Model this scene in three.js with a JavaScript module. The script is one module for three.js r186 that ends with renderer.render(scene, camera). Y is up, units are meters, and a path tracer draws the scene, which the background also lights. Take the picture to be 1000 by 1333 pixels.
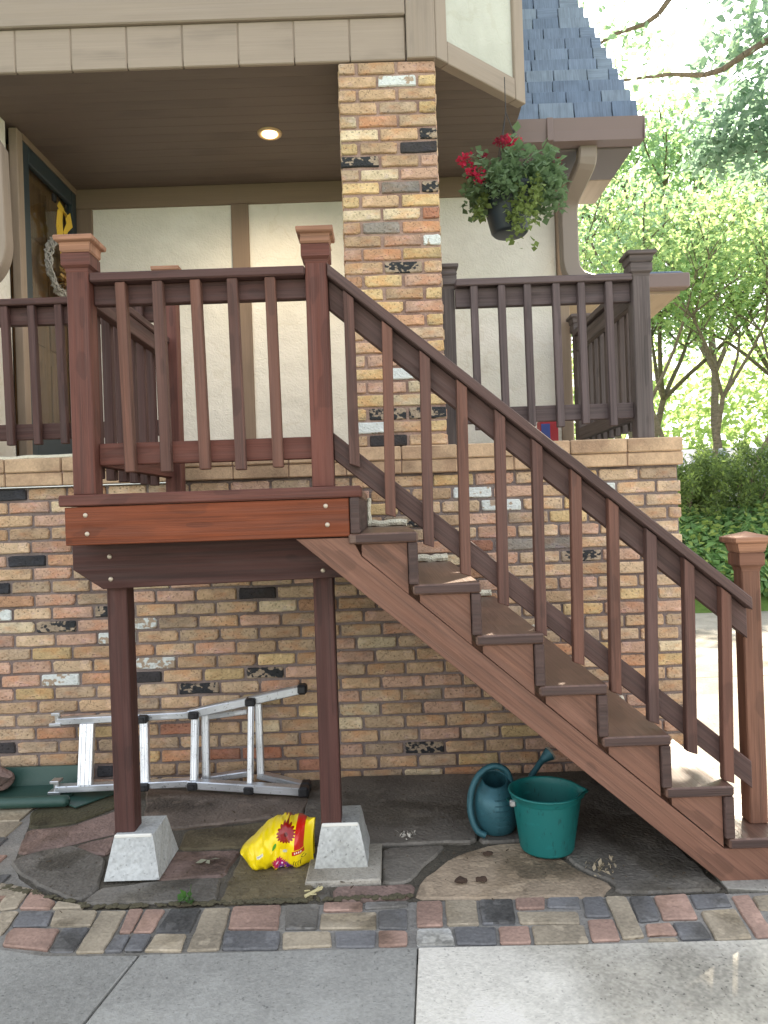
import * as THREE from 'three';
import { mergeGeometries } from 'three/addons/utils/BufferGeometryUtils.js';

// ---------------------------------------------------------------- camera, sky, sun, exposure
const scene = new THREE.Scene();
const camera = new THREE.PerspectiveCamera(69.43, 768 / 1024, 0.05, 900);
camera.position.set(0, 1.338, 0);
camera.rotation.set(0, 0, -0.034);
scene.add(camera);
const renderer = new THREE.WebGLRenderer({ antialias: true });
renderer.toneMapping = THREE.LinearToneMapping;
renderer.toneMappingExposure = 3.75;
renderer.shadowMap.enabled = true;
const R = Math.PI / 180;
const SUN_AZ = 27 * R, SUN_EL = 38 * R;                        // right of straight ahead, above the horizon
const sunDir = new THREE.Vector3(Math.sin(SUN_AZ) * Math.cos(SUN_EL), Math.sin(SUN_EL), -Math.cos(SUN_AZ) * Math.cos(SUN_EL));
const sun = new THREE.DirectionalLight(0xfff0d8, 5);
sun.position.copy(sunDir).multiplyScalar(60);
sun.castShadow = true; sun.shadow.mapSize.set(4096, 4096);
Object.assign(sun.shadow.camera, { left: -30, right: 30, top: 30, bottom: -30, near: 1, far: 160 });
scene.add(sun, sun.target);

// ---------------------------------------------------------------- noise
function rng(seed) { let s = seed >>> 0; return () => { s = (s + 0x6d2b79f5) | 0; let t = Math.imul(s ^ (s >>> 15), 1 | s); t = (t + Math.imul(t ^ (t >>> 7), 61 | t)) ^ t; return ((t ^ (t >>> 14)) >>> 0) / 4294967296; }; }
const hash = (x, y, s) => { let h = Math.imul(x, 374761393) + Math.imul(y, 668265263) + Math.imul(s, 974711); h = Math.imul(h ^ (h >>> 13), 1274126177); return ((h ^ (h >>> 16)) >>> 0) / 4294967296; };
function vn(x, y, px, py, s) {                                  // value noise, periodic in px, py cells
  const xi = Math.floor(x), yi = Math.floor(y); let fx = x - xi, fy = y - yi;
  fx = fx * fx * (3 - 2 * fx); fy = fy * fy * (3 - 2 * fy);
  const x0 = ((xi % px) + px) % px, x1 = (x0 + 1) % px, y0 = ((yi % py) + py) % py, y1 = (y0 + 1) % py;
  const a = hash(x0, y0, s), b = hash(x1, y0, s), c = hash(x0, y1, s), d = hash(x1, y1, s);
  return a + (b - a) * fx + (c - a) * fy + (a - b - c + d) * fx * fy;
}
function fbm(u, v, fx, fy, oct, s) { let t = 0, a = 0.5, n = 0; for (let o = 0; o < oct; o++) { t += a * vn(u * fx, v * fy, fx, fy, s + o * 17); n += a; a *= 0.5; fx *= 2; fy *= 2; } return t / n; }
const clamp = (x, a = 0, b = 1) => Math.min(b, Math.max(a, x)), mix = (a, b, t) => a + (b - a) * t, ss = (a, b, x) => { const t = clamp((x - a) / (b - a)); return t * t * (3 - 2 * t); };
const srgb = (x) => (x <= 0.0031308 ? 12.92 * x : 1.055 * Math.pow(x, 1 / 2.4) - 0.055);
function tex(w, h, metresX, metresY, fn, color = true) {        // fn gives linear [r,g,b] or one number
  const d = new Uint8Array(w * h * 4);
  for (let j = 0; j < h; j++) for (let i = 0; i < w; i++) {
    const c = fn(i / w, j / h), k = (j * w + i) * 4;
    for (let q = 0; q < 3; q++) { const x = clamp(typeof c === 'number' ? c : c[q]); d[k + q] = Math.round(255 * (color ? srgb(x) : x)); }
    d[k + 3] = 255;
  }
  const t = new THREE.DataTexture(d, w, h, THREE.RGBAFormat);
  t.wrapS = t.wrapT = THREE.RepeatWrapping; t.magFilter = THREE.LinearFilter; t.minFilter = THREE.LinearMipmapLinearFilter; t.generateMipmaps = true;
  if (color) t.colorSpace = THREE.SRGBColorSpace;
  t.repeat.set(1 / metresX, 1 / metresY); t.needsUpdate = true;
  return t;
}

// ---------------------------------------------------------------- sky (computed: bright hazy day, glare round the sun)
{
  const w = 512, h = 256, d = new Float32Array(w * h * 4), v = new THREE.Vector3();
  for (let j = 0; j < h; j++) for (let i = 0; i < w; i++) {
    const th = (i / w - 0.5) * 2 * Math.PI, ph = ((j + 0.5) / h - 0.5) * Math.PI;
    v.set(Math.cos(ph) * Math.cos(th), Math.sin(ph), Math.cos(ph) * Math.sin(th));
    const c = Math.max(0, v.dot(sunDir)), up = clamp(v.y);
    const cloud = ss(0.42, 0.7, fbm(i / w, j / h, 8, 6, 5, 91)) * ss(0.02, 0.25, v.y);
    const glow = 0.9 * Math.pow(c, 6) + 2.6 * Math.pow(c, 40);
    const hz = Math.pow(1 - up, 2.2), base = [mix(0.36, 1.12, hz), mix(0.41, 1.1, hz), mix(0.5, 1.05, hz)];
    const k = (j * w + i) * 4, low = v.y < 0 ? 0.3 : 1;
    for (let q = 0; q < 3; q++) d[k + q] = (mix(base[q], 0.8, cloud * 0.5) + glow * [1, 0.97, 0.92][q]) * 0.78 * low;
    d[k + 3] = 1;
  }
  const t = new THREE.DataTexture(d, w, h, THREE.RGBAFormat, THREE.FloatType);
  t.mapping = THREE.EquirectangularReflectionMapping; t.magFilter = t.minFilter = THREE.LinearFilter; t.wrapS = THREE.RepeatWrapping; t.needsUpdate = true;
  scene.background = t; scene.environment = t;
}

// ---------------------------------------------------------------- textures
const woodT = (u, v) => {
  const wv = v + 0.02 * (fbm(u, v, 3, 4, 3, 5) - 0.5);
  const fine = fbm(u, wv, 6, 160, 3, 11), band = fbm(u, wv, 2, 26, 3, 23), blot = fbm(u, v, 5, 5, 4, 31);
  return 0.34 * fine + 0.33 * band + 0.33 * blot;
};
const woodMap = tex(1024, 512, 1.7, 0.5, (u, v) => { const n = woodT(u, v), wear = ss(0.56, 0.72, fbm(u, v, 7, 16, 6, 47)), dk = ss(0.58, 0.7, fbm(u, v, 3, 60, 4, 49)), kn = ss(0.735, 0.78, fbm(u, v, 9, 11, 2, 50)); const k = (0.3 + 1.2 * n) * (1 - 0.22 * dk) * (1 - 0.22 * kn); return [k + 0.16 * wear, k * 0.97 + 0.17 * wear, k * 0.95 + 0.19 * wear].map((x) => x * 0.85); });
const boardMap = tex(1024, 512, 1.7, 0.5, (u, v) => { const n = woodT(u, v), f = fbm(u, v, 4, 120, 3, 221), d = ss(0.52, 0.78, fbm(u, v, 5, 7, 6, 223)); const k = 0.74 + 0.22 * n + 0.12 * f - 0.13 * d; return [k, k * 0.99, k * 0.97]; });
const grimeMap = tex(512, 512, 1, 1, (u, v) => { const d = ss(0.5, 0.75, fbm(u, v, 6, 6, 6, 211)), sc = ss(0.72, 0.76, fbm(u, v, 14, 150, 3, 213)), sp = ss(0.74, 0.8, fbm(u, v, 90, 90, 3, 215)); const k = 1 - 0.32 * d + 0.3 * sc - 0.4 * sp; return [k * 0.9, k * 0.89, k * 0.86]; });
const grimeRough = tex(512, 512, 1, 1, (u, v) => 0.45 + 0.55 * fbm(u, v, 8, 8, 6, 217), false);
const woodBump = tex(1024, 512, 1.7, 0.5, (u, v) => woodT(u, v), false);
const woodRough = tex(512, 256, 1.7, 0.5, (u, v) => 0.58 + 0.36 * fbm(u, v, 6, 30, 4, 71), false);
const treadMap = tex(512, 512, 0.9, 0.6, (u, v) => { const n = woodT(u, v), worn = ss(0.5, 0.68, fbm(u, v, 5, 12, 5, 147)); const k = (0.45 + 0.9 * n) * 0.8; return [k + 0.25 * worn, k + 0.24 * worn, k + 0.22 * worn]; });
const brickT = (u, v) => 0.5 * fbm(u, v, 14, 20, 4, 3) + 0.5 * fbm(u, v, 90, 110, 3, 9);
const brickMap = tex(1024, 1024, 0.8, 0.8, (u, v) => {
  const n = brickT(u, v), pit = ss(0.7, 0.78, fbm(u, v, 130, 150, 3, 19)), red = ss(0.5, 0.8, fbm(u, v, 10, 20, 5, 29)), grey = ss(0.52, 0.8, fbm(u, v, 7, 14, 5, 37)), pale = ss(0.55, 0.78, fbm(u, v, 16, 28, 4, 41));
  const k = (0.6 + 0.6 * n) * (1 - 0.42 * pit) * mix(1, 1.16, pale);
  return [k * mix(1, 0.76, grey), k * mix(1, 0.84, red) * mix(1, 0.78, grey), k * mix(1, 0.74, red) * mix(1, 0.86, grey) * mix(1, 1.15, pale)].map((x) => x * 0.95);
});
const brickBump = tex(1024, 1024, 0.8, 0.8, (u, v) => brickT(u, v) - 0.5 * ss(0.7, 0.78, fbm(u, v, 130, 150, 3, 19)), false);
const charMap = tex(512, 512, 0.8, 0.8, (u, v) => { const m = ss(0.47, 0.53, 0.6 * fbm(u, v, 9, 22, 3, 53) + 0.4 * fbm(u, v, 50, 70, 3, 57)), k = 0.6 + 0.6 * brickT(u, v); return [mix(0.4 * k, 0.028, m), mix(0.31 * k, 0.029, m), mix(0.22 * k, 0.032, m)]; });
const paintMap = tex(512, 512, 0.8, 0.8, (u, v) => { const m = ss(0.56, 0.62, 0.6 * fbm(u, v, 12, 26, 3, 63) + 0.4 * fbm(u, v, 60, 70, 3, 67)), k = 0.7 + 0.3 * brickT(u, v); return [mix(0.8 * k, 0.4, m), mix(0.82 * k, 0.3, m), mix(0.8 * k, 0.22, m)]; });
const mortarMap = tex(512, 512, 0.9, 0.9, (u, v) => { const n = fbm(u, v, 10, 10, 5, 73), f = fbm(u, v, 120, 120, 2, 79), st = ss(0.5, 0.7, fbm(u, v, 4, 5, 4, 83)); const k = 0.55 + 0.5 * n + 0.25 * (f - 0.5); return [k, k * mix(1, 0.95, st), k * mix(1, 0.95, st)].map((x) => x * mix(1, 0.75, st)); });
const gritBump = tex(512, 512, 0.6, 0.6, (u, v) => 0.5 * fbm(u, v, 24, 24, 4, 87) + 0.5 * fbm(u, v, 130, 130, 2, 89), false);
const stuccoMap = tex(1024, 1024, 2.2, 2.2, (u, v) => { const n = 0.6 * fbm(u, v, 5, 6, 6, 97) + 0.4 * fbm(u, v, 14, 26, 4, 98), crack = 1 - ss(0, 0.012, Math.abs(fbm(u, v, 4, 4, 5, 101) - 0.5)), k = 0.76 + 0.36 * n; return [k - 0.05 * crack, k * 0.995 - 0.06 * crack, k * (0.97 + 0.03 * n) - 0.08 * crack]; });
const stuccoBump = tex(512, 512, 0.7, 0.7, (u, v) => 0.7 * fbm(u, v, 9, 9, 4, 103) + 0.3 * fbm(u, v, 90, 90, 2, 107), false);
const concMap = tex(1024, 1024, 2.6, 2.6, (u, v) => {
  const n = fbm(u, v, 3, 3, 7, 109), f = fbm(u, v, 300, 300, 2, 113), st = ss(0.45, 0.75, fbm(u, v, 5, 5, 6, 127)), pale = ss(0.5, 0.75, fbm(u, v, 9, 8, 6, 131)), sp = ss(0.8, 0.84, fbm(u, v, 330, 330, 2, 137)), streak = fbm(u, v, 4, 40, 4, 138);
  const k = 0.52 + 0.52 * n + 0.3 * (f - 0.5) - 0.26 * st + 0.22 * pale - 0.3 * sp + 0.1 * (streak - 0.5);
  return [k * (1 + 0.02 * st), k, k * (0.98 - 0.05 * st)];
});
const stoneMap = tex(1024, 1024, 1.4, 1.4, (u, v) => {
  const n = fbm(u, v, 6, 6, 6, 139), f = fbm(u, v, 180, 180, 2, 149), dirt = ss(0.5, 0.68, fbm(u, v, 5, 6, 6, 151)), lich = ss(0.66, 0.72, fbm(u, v, 22, 22, 4, 157));
  const k = 0.42 + 0.78 * n + 0.3 * (f - 0.5) - 0.3 * dirt + 0.24 * lich;
  return [k, k * mix(1, 0.97, dirt), k * mix(1, 0.9, dirt)].map((x) => x * 0.9);
});
const stoneBump = tex(512, 512, 0.8, 0.8, (u, v) => 0.7 * fbm(u, v, 7, 7, 6, 163) + 0.3 * fbm(u, v, 80, 80, 2, 167), false);
const shakeMap = tex(512, 512, 0.5, 0.5, (u, v) => { const n = fbm(u, v, 90, 5, 4, 173), b = fbm(u, v, 8, 6, 4, 179); const k = 0.45 + 0.45 * n + 0.35 * b; return [k, k, k]; });
const grassMap = tex(512, 512, 3, 3, (u, v) => { const n = fbm(u, v, 7, 7, 6, 181), f = fbm(u, v, 150, 150, 2, 191); const k = 0.4 + 0.5 * n + 0.5 * f; return [k, k, k * 0.9]; });
const barkMap = tex(512, 512, 1, 1.4, (u, v) => { const n = fbm(u, v, 26, 6, 5, 193); const k = 0.35 + 0.85 * n; return [k, k * 0.97, k * 0.93]; });
const barkBump = tex(512, 512, 1, 1.4, (u, v) => fbm(u, v, 26, 6, 5, 193), false);

// ---------------------------------------------------------------- materials (linear base colours)
function mat(rgb, o = {}) {
  const m = (o.transmission || o.clearcoat || o.sheen) ? new THREE.MeshPhysicalMaterial() : new THREE.MeshStandardMaterial();
  m.color.setRGB(...rgb); m.roughness = 0.8; m.side = THREE.DoubleSide; Object.assign(m, o);
  return m;
}
const wood = (rgb, o = {}) => mat(rgb, { map: woodMap, bumpMap: woodBump, bumpScale: 0.0035, roughnessMap: woodRough, roughness: 0.95, ...o });
const brickM = (rgb, o = {}) => mat(rgb, { map: brickMap, bumpMap: brickBump, bumpScale: 0.006, roughness: 0.93, ...o });
const M = {
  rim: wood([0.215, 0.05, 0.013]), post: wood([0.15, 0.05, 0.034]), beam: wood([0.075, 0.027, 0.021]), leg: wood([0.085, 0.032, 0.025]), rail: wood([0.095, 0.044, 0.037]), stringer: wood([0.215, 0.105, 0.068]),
  stairRail: wood([0.11, 0.062, 0.053]), baluster: wood([0.13, 0.062, 0.047]), balusterB: wood([0.165, 0.074, 0.05]), balusterC: wood([0.115, 0.062, 0.052]), newel: wood([0.225, 0.105, 0.064]), capTan: wood([0.37, 0.19, 0.115]), porchRail: wood([0.12, 0.088, 0.088]), endPost: wood([0.13, 0.105, 0.1]),
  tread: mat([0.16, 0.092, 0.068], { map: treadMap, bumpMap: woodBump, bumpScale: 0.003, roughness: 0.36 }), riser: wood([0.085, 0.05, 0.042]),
  trim: wood([0.32, 0.26, 0.21], { map: boardMap, bumpScale: 0.0012 }), trimPlain: mat([0.37, 0.29, 0.225], { map: boardMap, roughness: 0.7 }), frieze: mat([0.34, 0.275, 0.22], { map: boardMap, bumpMap: woodBump, bumpScale: 0.001, roughness: 0.7 }),
  trimDark: mat([0.26, 0.19, 0.14], { map: boardMap, roughness: 0.7 }), ceiling: mat([0.155, 0.116, 0.096], { map: boardMap, roughness: 0.62 }), upper: mat([0.52, 0.53, 0.47], { map: stuccoMap, bumpMap: stuccoBump, bumpScale: 0.006, roughness: 0.92 }), stucco: mat([0.87, 0.855, 0.785], { map: stuccoMap, bumpMap: stuccoBump, bumpScale: 0.009, roughness: 0.92 }),
  mortar: mat([0.28, 0.225, 0.205], { map: mortarMap, bumpMap: gritBump, bumpScale: 0.006, roughness: 0.97 }), mortarPale: mat([0.42, 0.29, 0.235], { map: mortarMap, bumpMap: gritBump, bumpScale: 0.006, roughness: 0.97 }),
  cap: mat([0.62, 0.43, 0.27], { map: mortarMap, bumpMap: gritBump, bumpScale: 0.003, roughness: 0.93 }),
  block: mat([0.62, 0.64, 0.64], { map: concMap, bumpMap: gritBump, bumpScale: 0.003, roughness: 0.95 }), pale: mat([0.75, 0.74, 0.68], { roughness: 0.8 }), foam: mat([0.7, 0.66, 0.52], { bumpMap: gritBump, bumpScale: 0.012, roughness: 0.9 }),
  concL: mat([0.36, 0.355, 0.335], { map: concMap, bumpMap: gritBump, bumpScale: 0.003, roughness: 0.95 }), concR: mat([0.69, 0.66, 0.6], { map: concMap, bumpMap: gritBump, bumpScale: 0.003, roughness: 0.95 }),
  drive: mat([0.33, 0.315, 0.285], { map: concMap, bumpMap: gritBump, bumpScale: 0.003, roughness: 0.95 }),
  joint: mat([0.3, 0.285, 0.265], { map: concMap, bumpMap: gritBump, bumpScale: 0.004, roughness: 0.97 }), bed: mat([0.13, 0.115, 0.092], { map: concMap, bumpMap: gritBump, bumpScale: 0.008, roughness: 1 }),
  shake: [[0.15, 0.2, 0.29], [0.17, 0.225, 0.32], [0.135, 0.185, 0.275], [0.195, 0.25, 0.33]].map((c) => mat(c, { map: shakeMap, bumpMap: shakeMap, bumpScale: 0.003, roughness: 0.8 })),
  gutter: mat([0.17, 0.122, 0.112], { roughness: 0.5 }), spout: mat([0.235, 0.195, 0.165], { roughness: 0.5 }),
  steel: mat([0.62, 0.63, 0.63], { metalness: 0.9, roughness: 0.38 }), bolt: mat([0.5, 0.42, 0.33], { metalness: 0.6, roughness: 0.45 }), alu: mat([0.8, 0.84, 0.9], { metalness: 0.75, roughness: 0.5, map: grimeMap, roughnessMap: grimeRough, bumpMap: woodBump, bumpScale: 0.0005 }), black: mat([0.018, 0.018, 0.02], { roughness: 0.5 }),
  bark: mat([0.2, 0.165, 0.125], { map: barkMap, bumpMap: barkBump, bumpScale: 0.03, roughness: 0.95 }), fine: mat([0.07, 0.05, 0.03], { roughness: 0.95 }), lawn: mat([0.09, 0.16, 0.035], { map: grassMap, roughness: 1 }),
};
const leaf = (rgb, tr = 0.5) => mat(rgb, { transmission: tr, thickness: 0, roughness: 1, specularIntensity: 0.3 });

// ---------------------------------------------------------------- naming and building helpers
const used = {};
function numbered(n) { used[n] = (used[n] ?? -1) + 1; return used[n] ? n + '_' + String(used[n]).padStart(3, '0') : n; }
function tag(o, label, category, group) { o.userData.label = label; o.userData.category = category; if (group) o.userData.group = group; return o; }
function thing(name, label, category, p = [0, 0, 0], group) { const o = new THREE.Group(); o.name = numbered(name); o.position.set(...p); scene.add(o); return tag(o, label, category, group); }
function mesh(name, geo, m, parent) {
  const o = new THREE.Mesh(geo, m); o.castShadow = o.receiveShadow = true;
  if (parent) { o.name = name; parent.add(o); } else { o.name = numbered(name); scene.add(o); }
  return o;
}
function struct(name, geo, m) { const o = geo ? mesh(name, geo, m) : new THREE.Group(); if (!geo) { o.name = numbered(name); scene.add(o); } o.userData.kind = 'structure'; return o; }
const stuff = (o) => { o.userData.kind = 'stuff'; return o; };
const rA = rng(7);
// uv in metres by the main direction of each face; the longest side of the piece is u (the grain), after turning by ang about z
function uvm(geo, ang = 0, shift = true, axis = -1) {
  const g = geo.index ? geo.toNonIndexed() : geo; g.computeVertexNormals();
  const p = g.attributes.position, n = p.count, uv = new Float32Array(n * 2), c = Math.cos(-ang), s = Math.sin(-ang), q = new Float32Array(n * 3);
  const lo = [1e9, 1e9, 1e9], hi = [-1e9, -1e9, -1e9];
  for (let i = 0; i < n; i++) { const x = p.getX(i), y = p.getY(i), v = [x * c - y * s, x * s + y * c, p.getZ(i)]; for (let k = 0; k < 3; k++) { q[i * 3 + k] = v[k]; lo[k] = Math.min(lo[k], v[k]); hi[k] = Math.max(hi[k], v[k]); } }
  const ext = [0, 1, 2].map((k) => hi[k] - lo[k]), L = axis >= 0 ? axis : ext.indexOf(Math.max(...ext)), ox = shift ? rA() * 1.7 : 0, oy = shift ? rA() * 0.8 : 0;
  const a = new THREE.Vector3(), b = new THREE.Vector3(), d = new THREE.Vector3();
  for (let i = 0; i < n; i += 3) {
    a.fromArray(q, i * 3); b.fromArray(q, i * 3 + 3).sub(a); d.fromArray(q, i * 3 + 6).sub(a); b.cross(d);
    const m = [Math.abs(b.x), Math.abs(b.y), Math.abs(b.z)], N = m.indexOf(Math.max(...m)); let o = [0, 1, 2].filter((k) => k !== N);
    if (o[1] === L) o = [o[1], o[0]];
    for (let k = 0; k < 3; k++) { uv[(i + k) * 2] = q[(i + k) * 3 + o[0]] + ox; uv[(i + k) * 2 + 1] = q[(i + k) * 3 + o[1]] + oy + N * 0.13; }
  }
  g.setAttribute('uv', new THREE.BufferAttribute(uv, 2)); return g;
}
function cbox(w, h, d, c = 0.003) {                             // box with chamfered edges, 44 triangles
  c = Math.min(c, w * 0.3, h * 0.3, d * 0.3);
  const H = [w / 2, h / 2, d / 2], P = (s, ax) => [0, 1, 2].map((k) => s[k] * (H[k] - (k === ax ? 0 : c))), out = [];
  const tri = (A, B, C) => { const n = [(B[1] - A[1]) * (C[2] - A[2]) - (B[2] - A[2]) * (C[1] - A[1]), (B[2] - A[2]) * (C[0] - A[0]) - (B[0] - A[0]) * (C[2] - A[2]), (B[0] - A[0]) * (C[1] - A[1]) - (B[1] - A[1]) * (C[0] - A[0])]; const dt = n[0] * (A[0] + B[0] + C[0]) + n[1] * (A[1] + B[1] + C[1]) + n[2] * (A[2] + B[2] + C[2]); out.push(...A, ...(dt < 0 ? [...C, ...B] : [...B, ...C])); };
  for (let ax = 0; ax < 3; ax++) { const [b, t] = [0, 1, 2].filter((k) => k !== ax); for (const s of [-1, 1]) { const v = (i, j) => { const r = []; r[ax] = s; r[b] = i; r[t] = j; return P(r, ax); }; tri(v(-1, -1), v(1, -1), v(1, 1)); tri(v(-1, -1), v(1, 1), v(-1, 1)); } }
  for (let t = 0; t < 3; t++) { const [a, b] = [0, 1, 2].filter((k) => k !== t); for (const sa of [-1, 1]) for (const sb of [-1, 1]) { const v = (st, ax) => { const r = []; r[a] = sa; r[b] = sb; r[t] = st; return P(r, ax); }; tri(v(-1, a), v(1, a), v(1, b)); tri(v(-1, a), v(1, b), v(-1, b)); } }
  for (const x of [-1, 1]) for (const y of [-1, 1]) for (const z of [-1, 1]) tri(P([x, y, z], 0), P([x, y, z], 1), P([x, y, z], 2));
  const g = new THREE.BufferGeometry(); g.setAttribute('position', new THREE.Float32BufferAttribute(out, 3)); g.computeVertexNormals(); return g;
}
// a board between two corners, in world metres
const boxG = (x0, x1, y0, y1, z0, z1, c = 0.003) => uvm(cbox(Math.abs(x1 - x0), Math.abs(y1 - y0), Math.abs(z1 - z0), c).translate((x0 + x1) / 2, (y0 + y1) / 2, (z0 + z1) / 2));
const bar = (name, parent, m, x0, x1, y0, y1, z0, z1, c) => mesh(name, boxG(x0, x1, y0, y1, z0, z1, c), m, parent);
// a flat outline in x,y given depth towards -z from z
function plateG(pts, z, depth, ang = 0, bevel = 0.002, axis = -1) {
  const s = new THREE.Shape(pts.map(([x, y]) => new THREE.Vector2(x, y)));
  return uvm(new THREE.ExtrudeGeometry(s, { depth: depth - 2 * bevel, bevelEnabled: bevel > 0, bevelSize: bevel, bevelOffset: -bevel, bevelThickness: bevel, bevelSegments: 1, curveSegments: 8 }).translate(0, 0, z - depth + bevel), ang, true, axis);
}
// an outline on the ground (x,z pairs) with its top at y
function slabG(pts, top, h, bevel = 0.004) {
  const s = new THREE.Shape(); for (let i = 0; i < pts.length; i += 2) s[i ? 'lineTo' : 'moveTo'](pts[i], -pts[i + 1]);
  const g = new THREE.ExtrudeGeometry(s, { depth: h - bevel, bevelEnabled: bevel > 0, bevelSize: bevel, bevelOffset: -bevel, bevelThickness: bevel, bevelSegments: 1, curveSegments: 4 });
  return uvm(g.rotateX(-Math.PI / 2).translate(0, top - h, 0));
}
function rod(a, b, r0, r1 = r0, n = 8) {                        // tapered round bar between two points
  const A = new THREE.Vector3(...a), B = new THREE.Vector3(...b), d = B.clone().sub(A), g = new THREE.CylinderGeometry(r1, r0, d.length(), n, 1);
  g.applyQuaternion(new THREE.Quaternion().setFromUnitVectors(new THREE.Vector3(0, 1, 0), d.clone().normalize())); return g.translate(...A.add(B).multiplyScalar(0.5).toArray());
}
function strut(a, b, w, t, c = 0.003) {                         // rectangular bar between two points, w upright, t deep
  const A = new THREE.Vector3(...a), B = new THREE.Vector3(...b), d = B.clone().sub(A), g = uvm(cbox(d.length(), w, t, c)), x = d.normalize();
  const z = new THREE.Vector3(0, 0, 1).sub(x.clone().multiplyScalar(x.z)).normalize(), y = z.clone().cross(x);
  return g.applyMatrix4(new THREE.Matrix4().makeBasis(x, y, z)).translate(...A.add(B).multiplyScalar(0.5).toArray());
}
const tube = (pts, r, n = 24, m = 8) => new THREE.TubeGeometry(new THREE.CatmullRomCurve3(pts.map((p) => new THREE.Vector3(...p))), n, r, m, false);
const merge = (list) => mergeGeometries(list.map((g) => { const q = g.index ? g.toNonIndexed() : g; for (const k of Object.keys(q.attributes)) if (!['position', 'normal', 'uv'].includes(k)) q.deleteAttribute(k); return q; }));

// ================================================================ GROUND
const hill = (x, z) => (z > -8.6 ? 0 : 0.95 * ss(-8.6, -10.2, z) - 0.02 * Math.max(0, -12 - z)) * ss(2.0, 3.0, x + Math.max(0, -9 - z) * 0.4);
{
  const g = new THREE.PlaneGeometry(700, 700, 1, 1), xs = [], zs = [];
  for (let i = -350; i < -20; i += 30) xs.push(i); for (let i = -20; i <= 30; i += 0.8) xs.push(i); for (let i = 60; i <= 350; i += 30) xs.push(i);
  for (let i = -350; i < -60; i += 30) zs.push(i); for (let i = -60; i < -14; i += 2) zs.push(i); for (let i = -14; i < -7; i += 0.4) zs.push(i); for (let i = -7; i <= 350; i += 40) zs.push(i);
  const pos = [], uv = [], idx = [];
  for (const z of zs) for (const x of xs) { pos.push(x, hill(x, z) - 0.06, z); uv.push(x, z); }
  for (let j = 0; j + 1 < zs.length; j++) for (let i = 0; i + 1 < xs.length; i++) { const a = j * xs.length + i, b = a + xs.length; idx.push(a, b, a + 1, b, b + 1, a + 1); }
  g.setIndex(idx); g.setAttribute('position', new THREE.Float32BufferAttribute(pos, 3)); g.setAttribute('uv', new THREE.Float32BufferAttribute(uv, 2)); g.computeVertexNormals();
  struct('ground', g, M.lawn);
}
const drive = struct('driveway');
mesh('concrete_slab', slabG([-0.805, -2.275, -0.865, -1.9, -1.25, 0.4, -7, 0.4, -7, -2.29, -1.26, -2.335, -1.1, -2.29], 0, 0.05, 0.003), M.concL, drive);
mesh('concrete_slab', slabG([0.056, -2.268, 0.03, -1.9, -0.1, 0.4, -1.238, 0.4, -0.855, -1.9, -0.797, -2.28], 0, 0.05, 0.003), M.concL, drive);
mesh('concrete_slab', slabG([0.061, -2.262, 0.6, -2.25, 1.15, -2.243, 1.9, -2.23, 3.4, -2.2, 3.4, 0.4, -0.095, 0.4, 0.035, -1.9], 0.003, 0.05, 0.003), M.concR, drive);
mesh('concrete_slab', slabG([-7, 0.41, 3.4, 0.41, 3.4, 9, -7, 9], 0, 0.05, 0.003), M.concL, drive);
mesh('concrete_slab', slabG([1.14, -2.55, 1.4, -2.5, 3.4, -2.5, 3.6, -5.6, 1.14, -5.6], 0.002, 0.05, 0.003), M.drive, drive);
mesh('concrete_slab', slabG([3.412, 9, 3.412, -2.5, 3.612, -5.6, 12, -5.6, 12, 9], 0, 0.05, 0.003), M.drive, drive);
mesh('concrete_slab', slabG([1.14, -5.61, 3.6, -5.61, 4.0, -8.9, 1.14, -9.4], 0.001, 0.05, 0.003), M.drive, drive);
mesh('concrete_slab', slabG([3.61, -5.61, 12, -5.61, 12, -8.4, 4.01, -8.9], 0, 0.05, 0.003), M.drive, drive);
mesh('joint_sand', slabG([-7, 8.9, -7, -2.2, 0, -2.2, 11.9, -2.2, 11.9, 8.9], -0.012, 0.03, 0), M.joint, drive);

const rG = rng(515);
function ragged(p, amp, step, cut) {                             // corners cut off, edges broken into short uneven pieces
  const c = [], n = p.length / 2, o = [];
  for (let i = 0; i < n; i++) { const x = p[i * 2], z = p[i * 2 + 1]; for (const k of [(i + n - 1) % n, (i + 1) % n]) { const dx = p[k * 2] - x, dz = p[k * 2 + 1] - z, l = Math.hypot(dx, dz), q = Math.min(cut * (0.5 + rG()), l * 0.3) / l; c.push([x + dx * q, z + dz * q]); } }
  for (let i = 0; i < c.length; i++) { const [x, z] = c[i], [X, Z] = c[(i + 1) % c.length], l = Math.hypot(X - x, Z - z), m = Math.max(1, Math.round(l / step)); for (let k = 0; k < m; k++) o.push(x + (X - x) * k / m + (k ? (rG() - 0.5) * amp : 0), z + (Z - z) * k / m + (k ? (rG() - 0.5) * amp : 0)); }
  return o;
}
const stoneM = { moss: [0.1, 0.088, 0.045], rose: [0.29, 0.2, 0.17], dark: [0.2, 0.182, 0.157], brown: [0.235, 0.185, 0.15], olive: [0.2, 0.165, 0.1], gray: [0.22, 0.2, 0.17], tan: [0.47, 0.365, 0.26] };
for (const k in stoneM) stoneM[k] = mat(stoneM[k], { map: stoneMap, bumpMap: stoneBump, bumpScale: 0.012, roughness: 0.8 });
const patio = struct('flagstone_patio');
mesh('joint_soil', slabG([-2.6, -3.74, -2.6, -3.3, -1.66, -3.4, -1.6, -3.2, -1.52, -2.95, -1.43, -2.8, -1.28, -2.67, -1.1, -2.555, 1.135, -2.53, 1.135, -3.74], -0.006, 0.03, 0), M.bed, patio);
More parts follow.
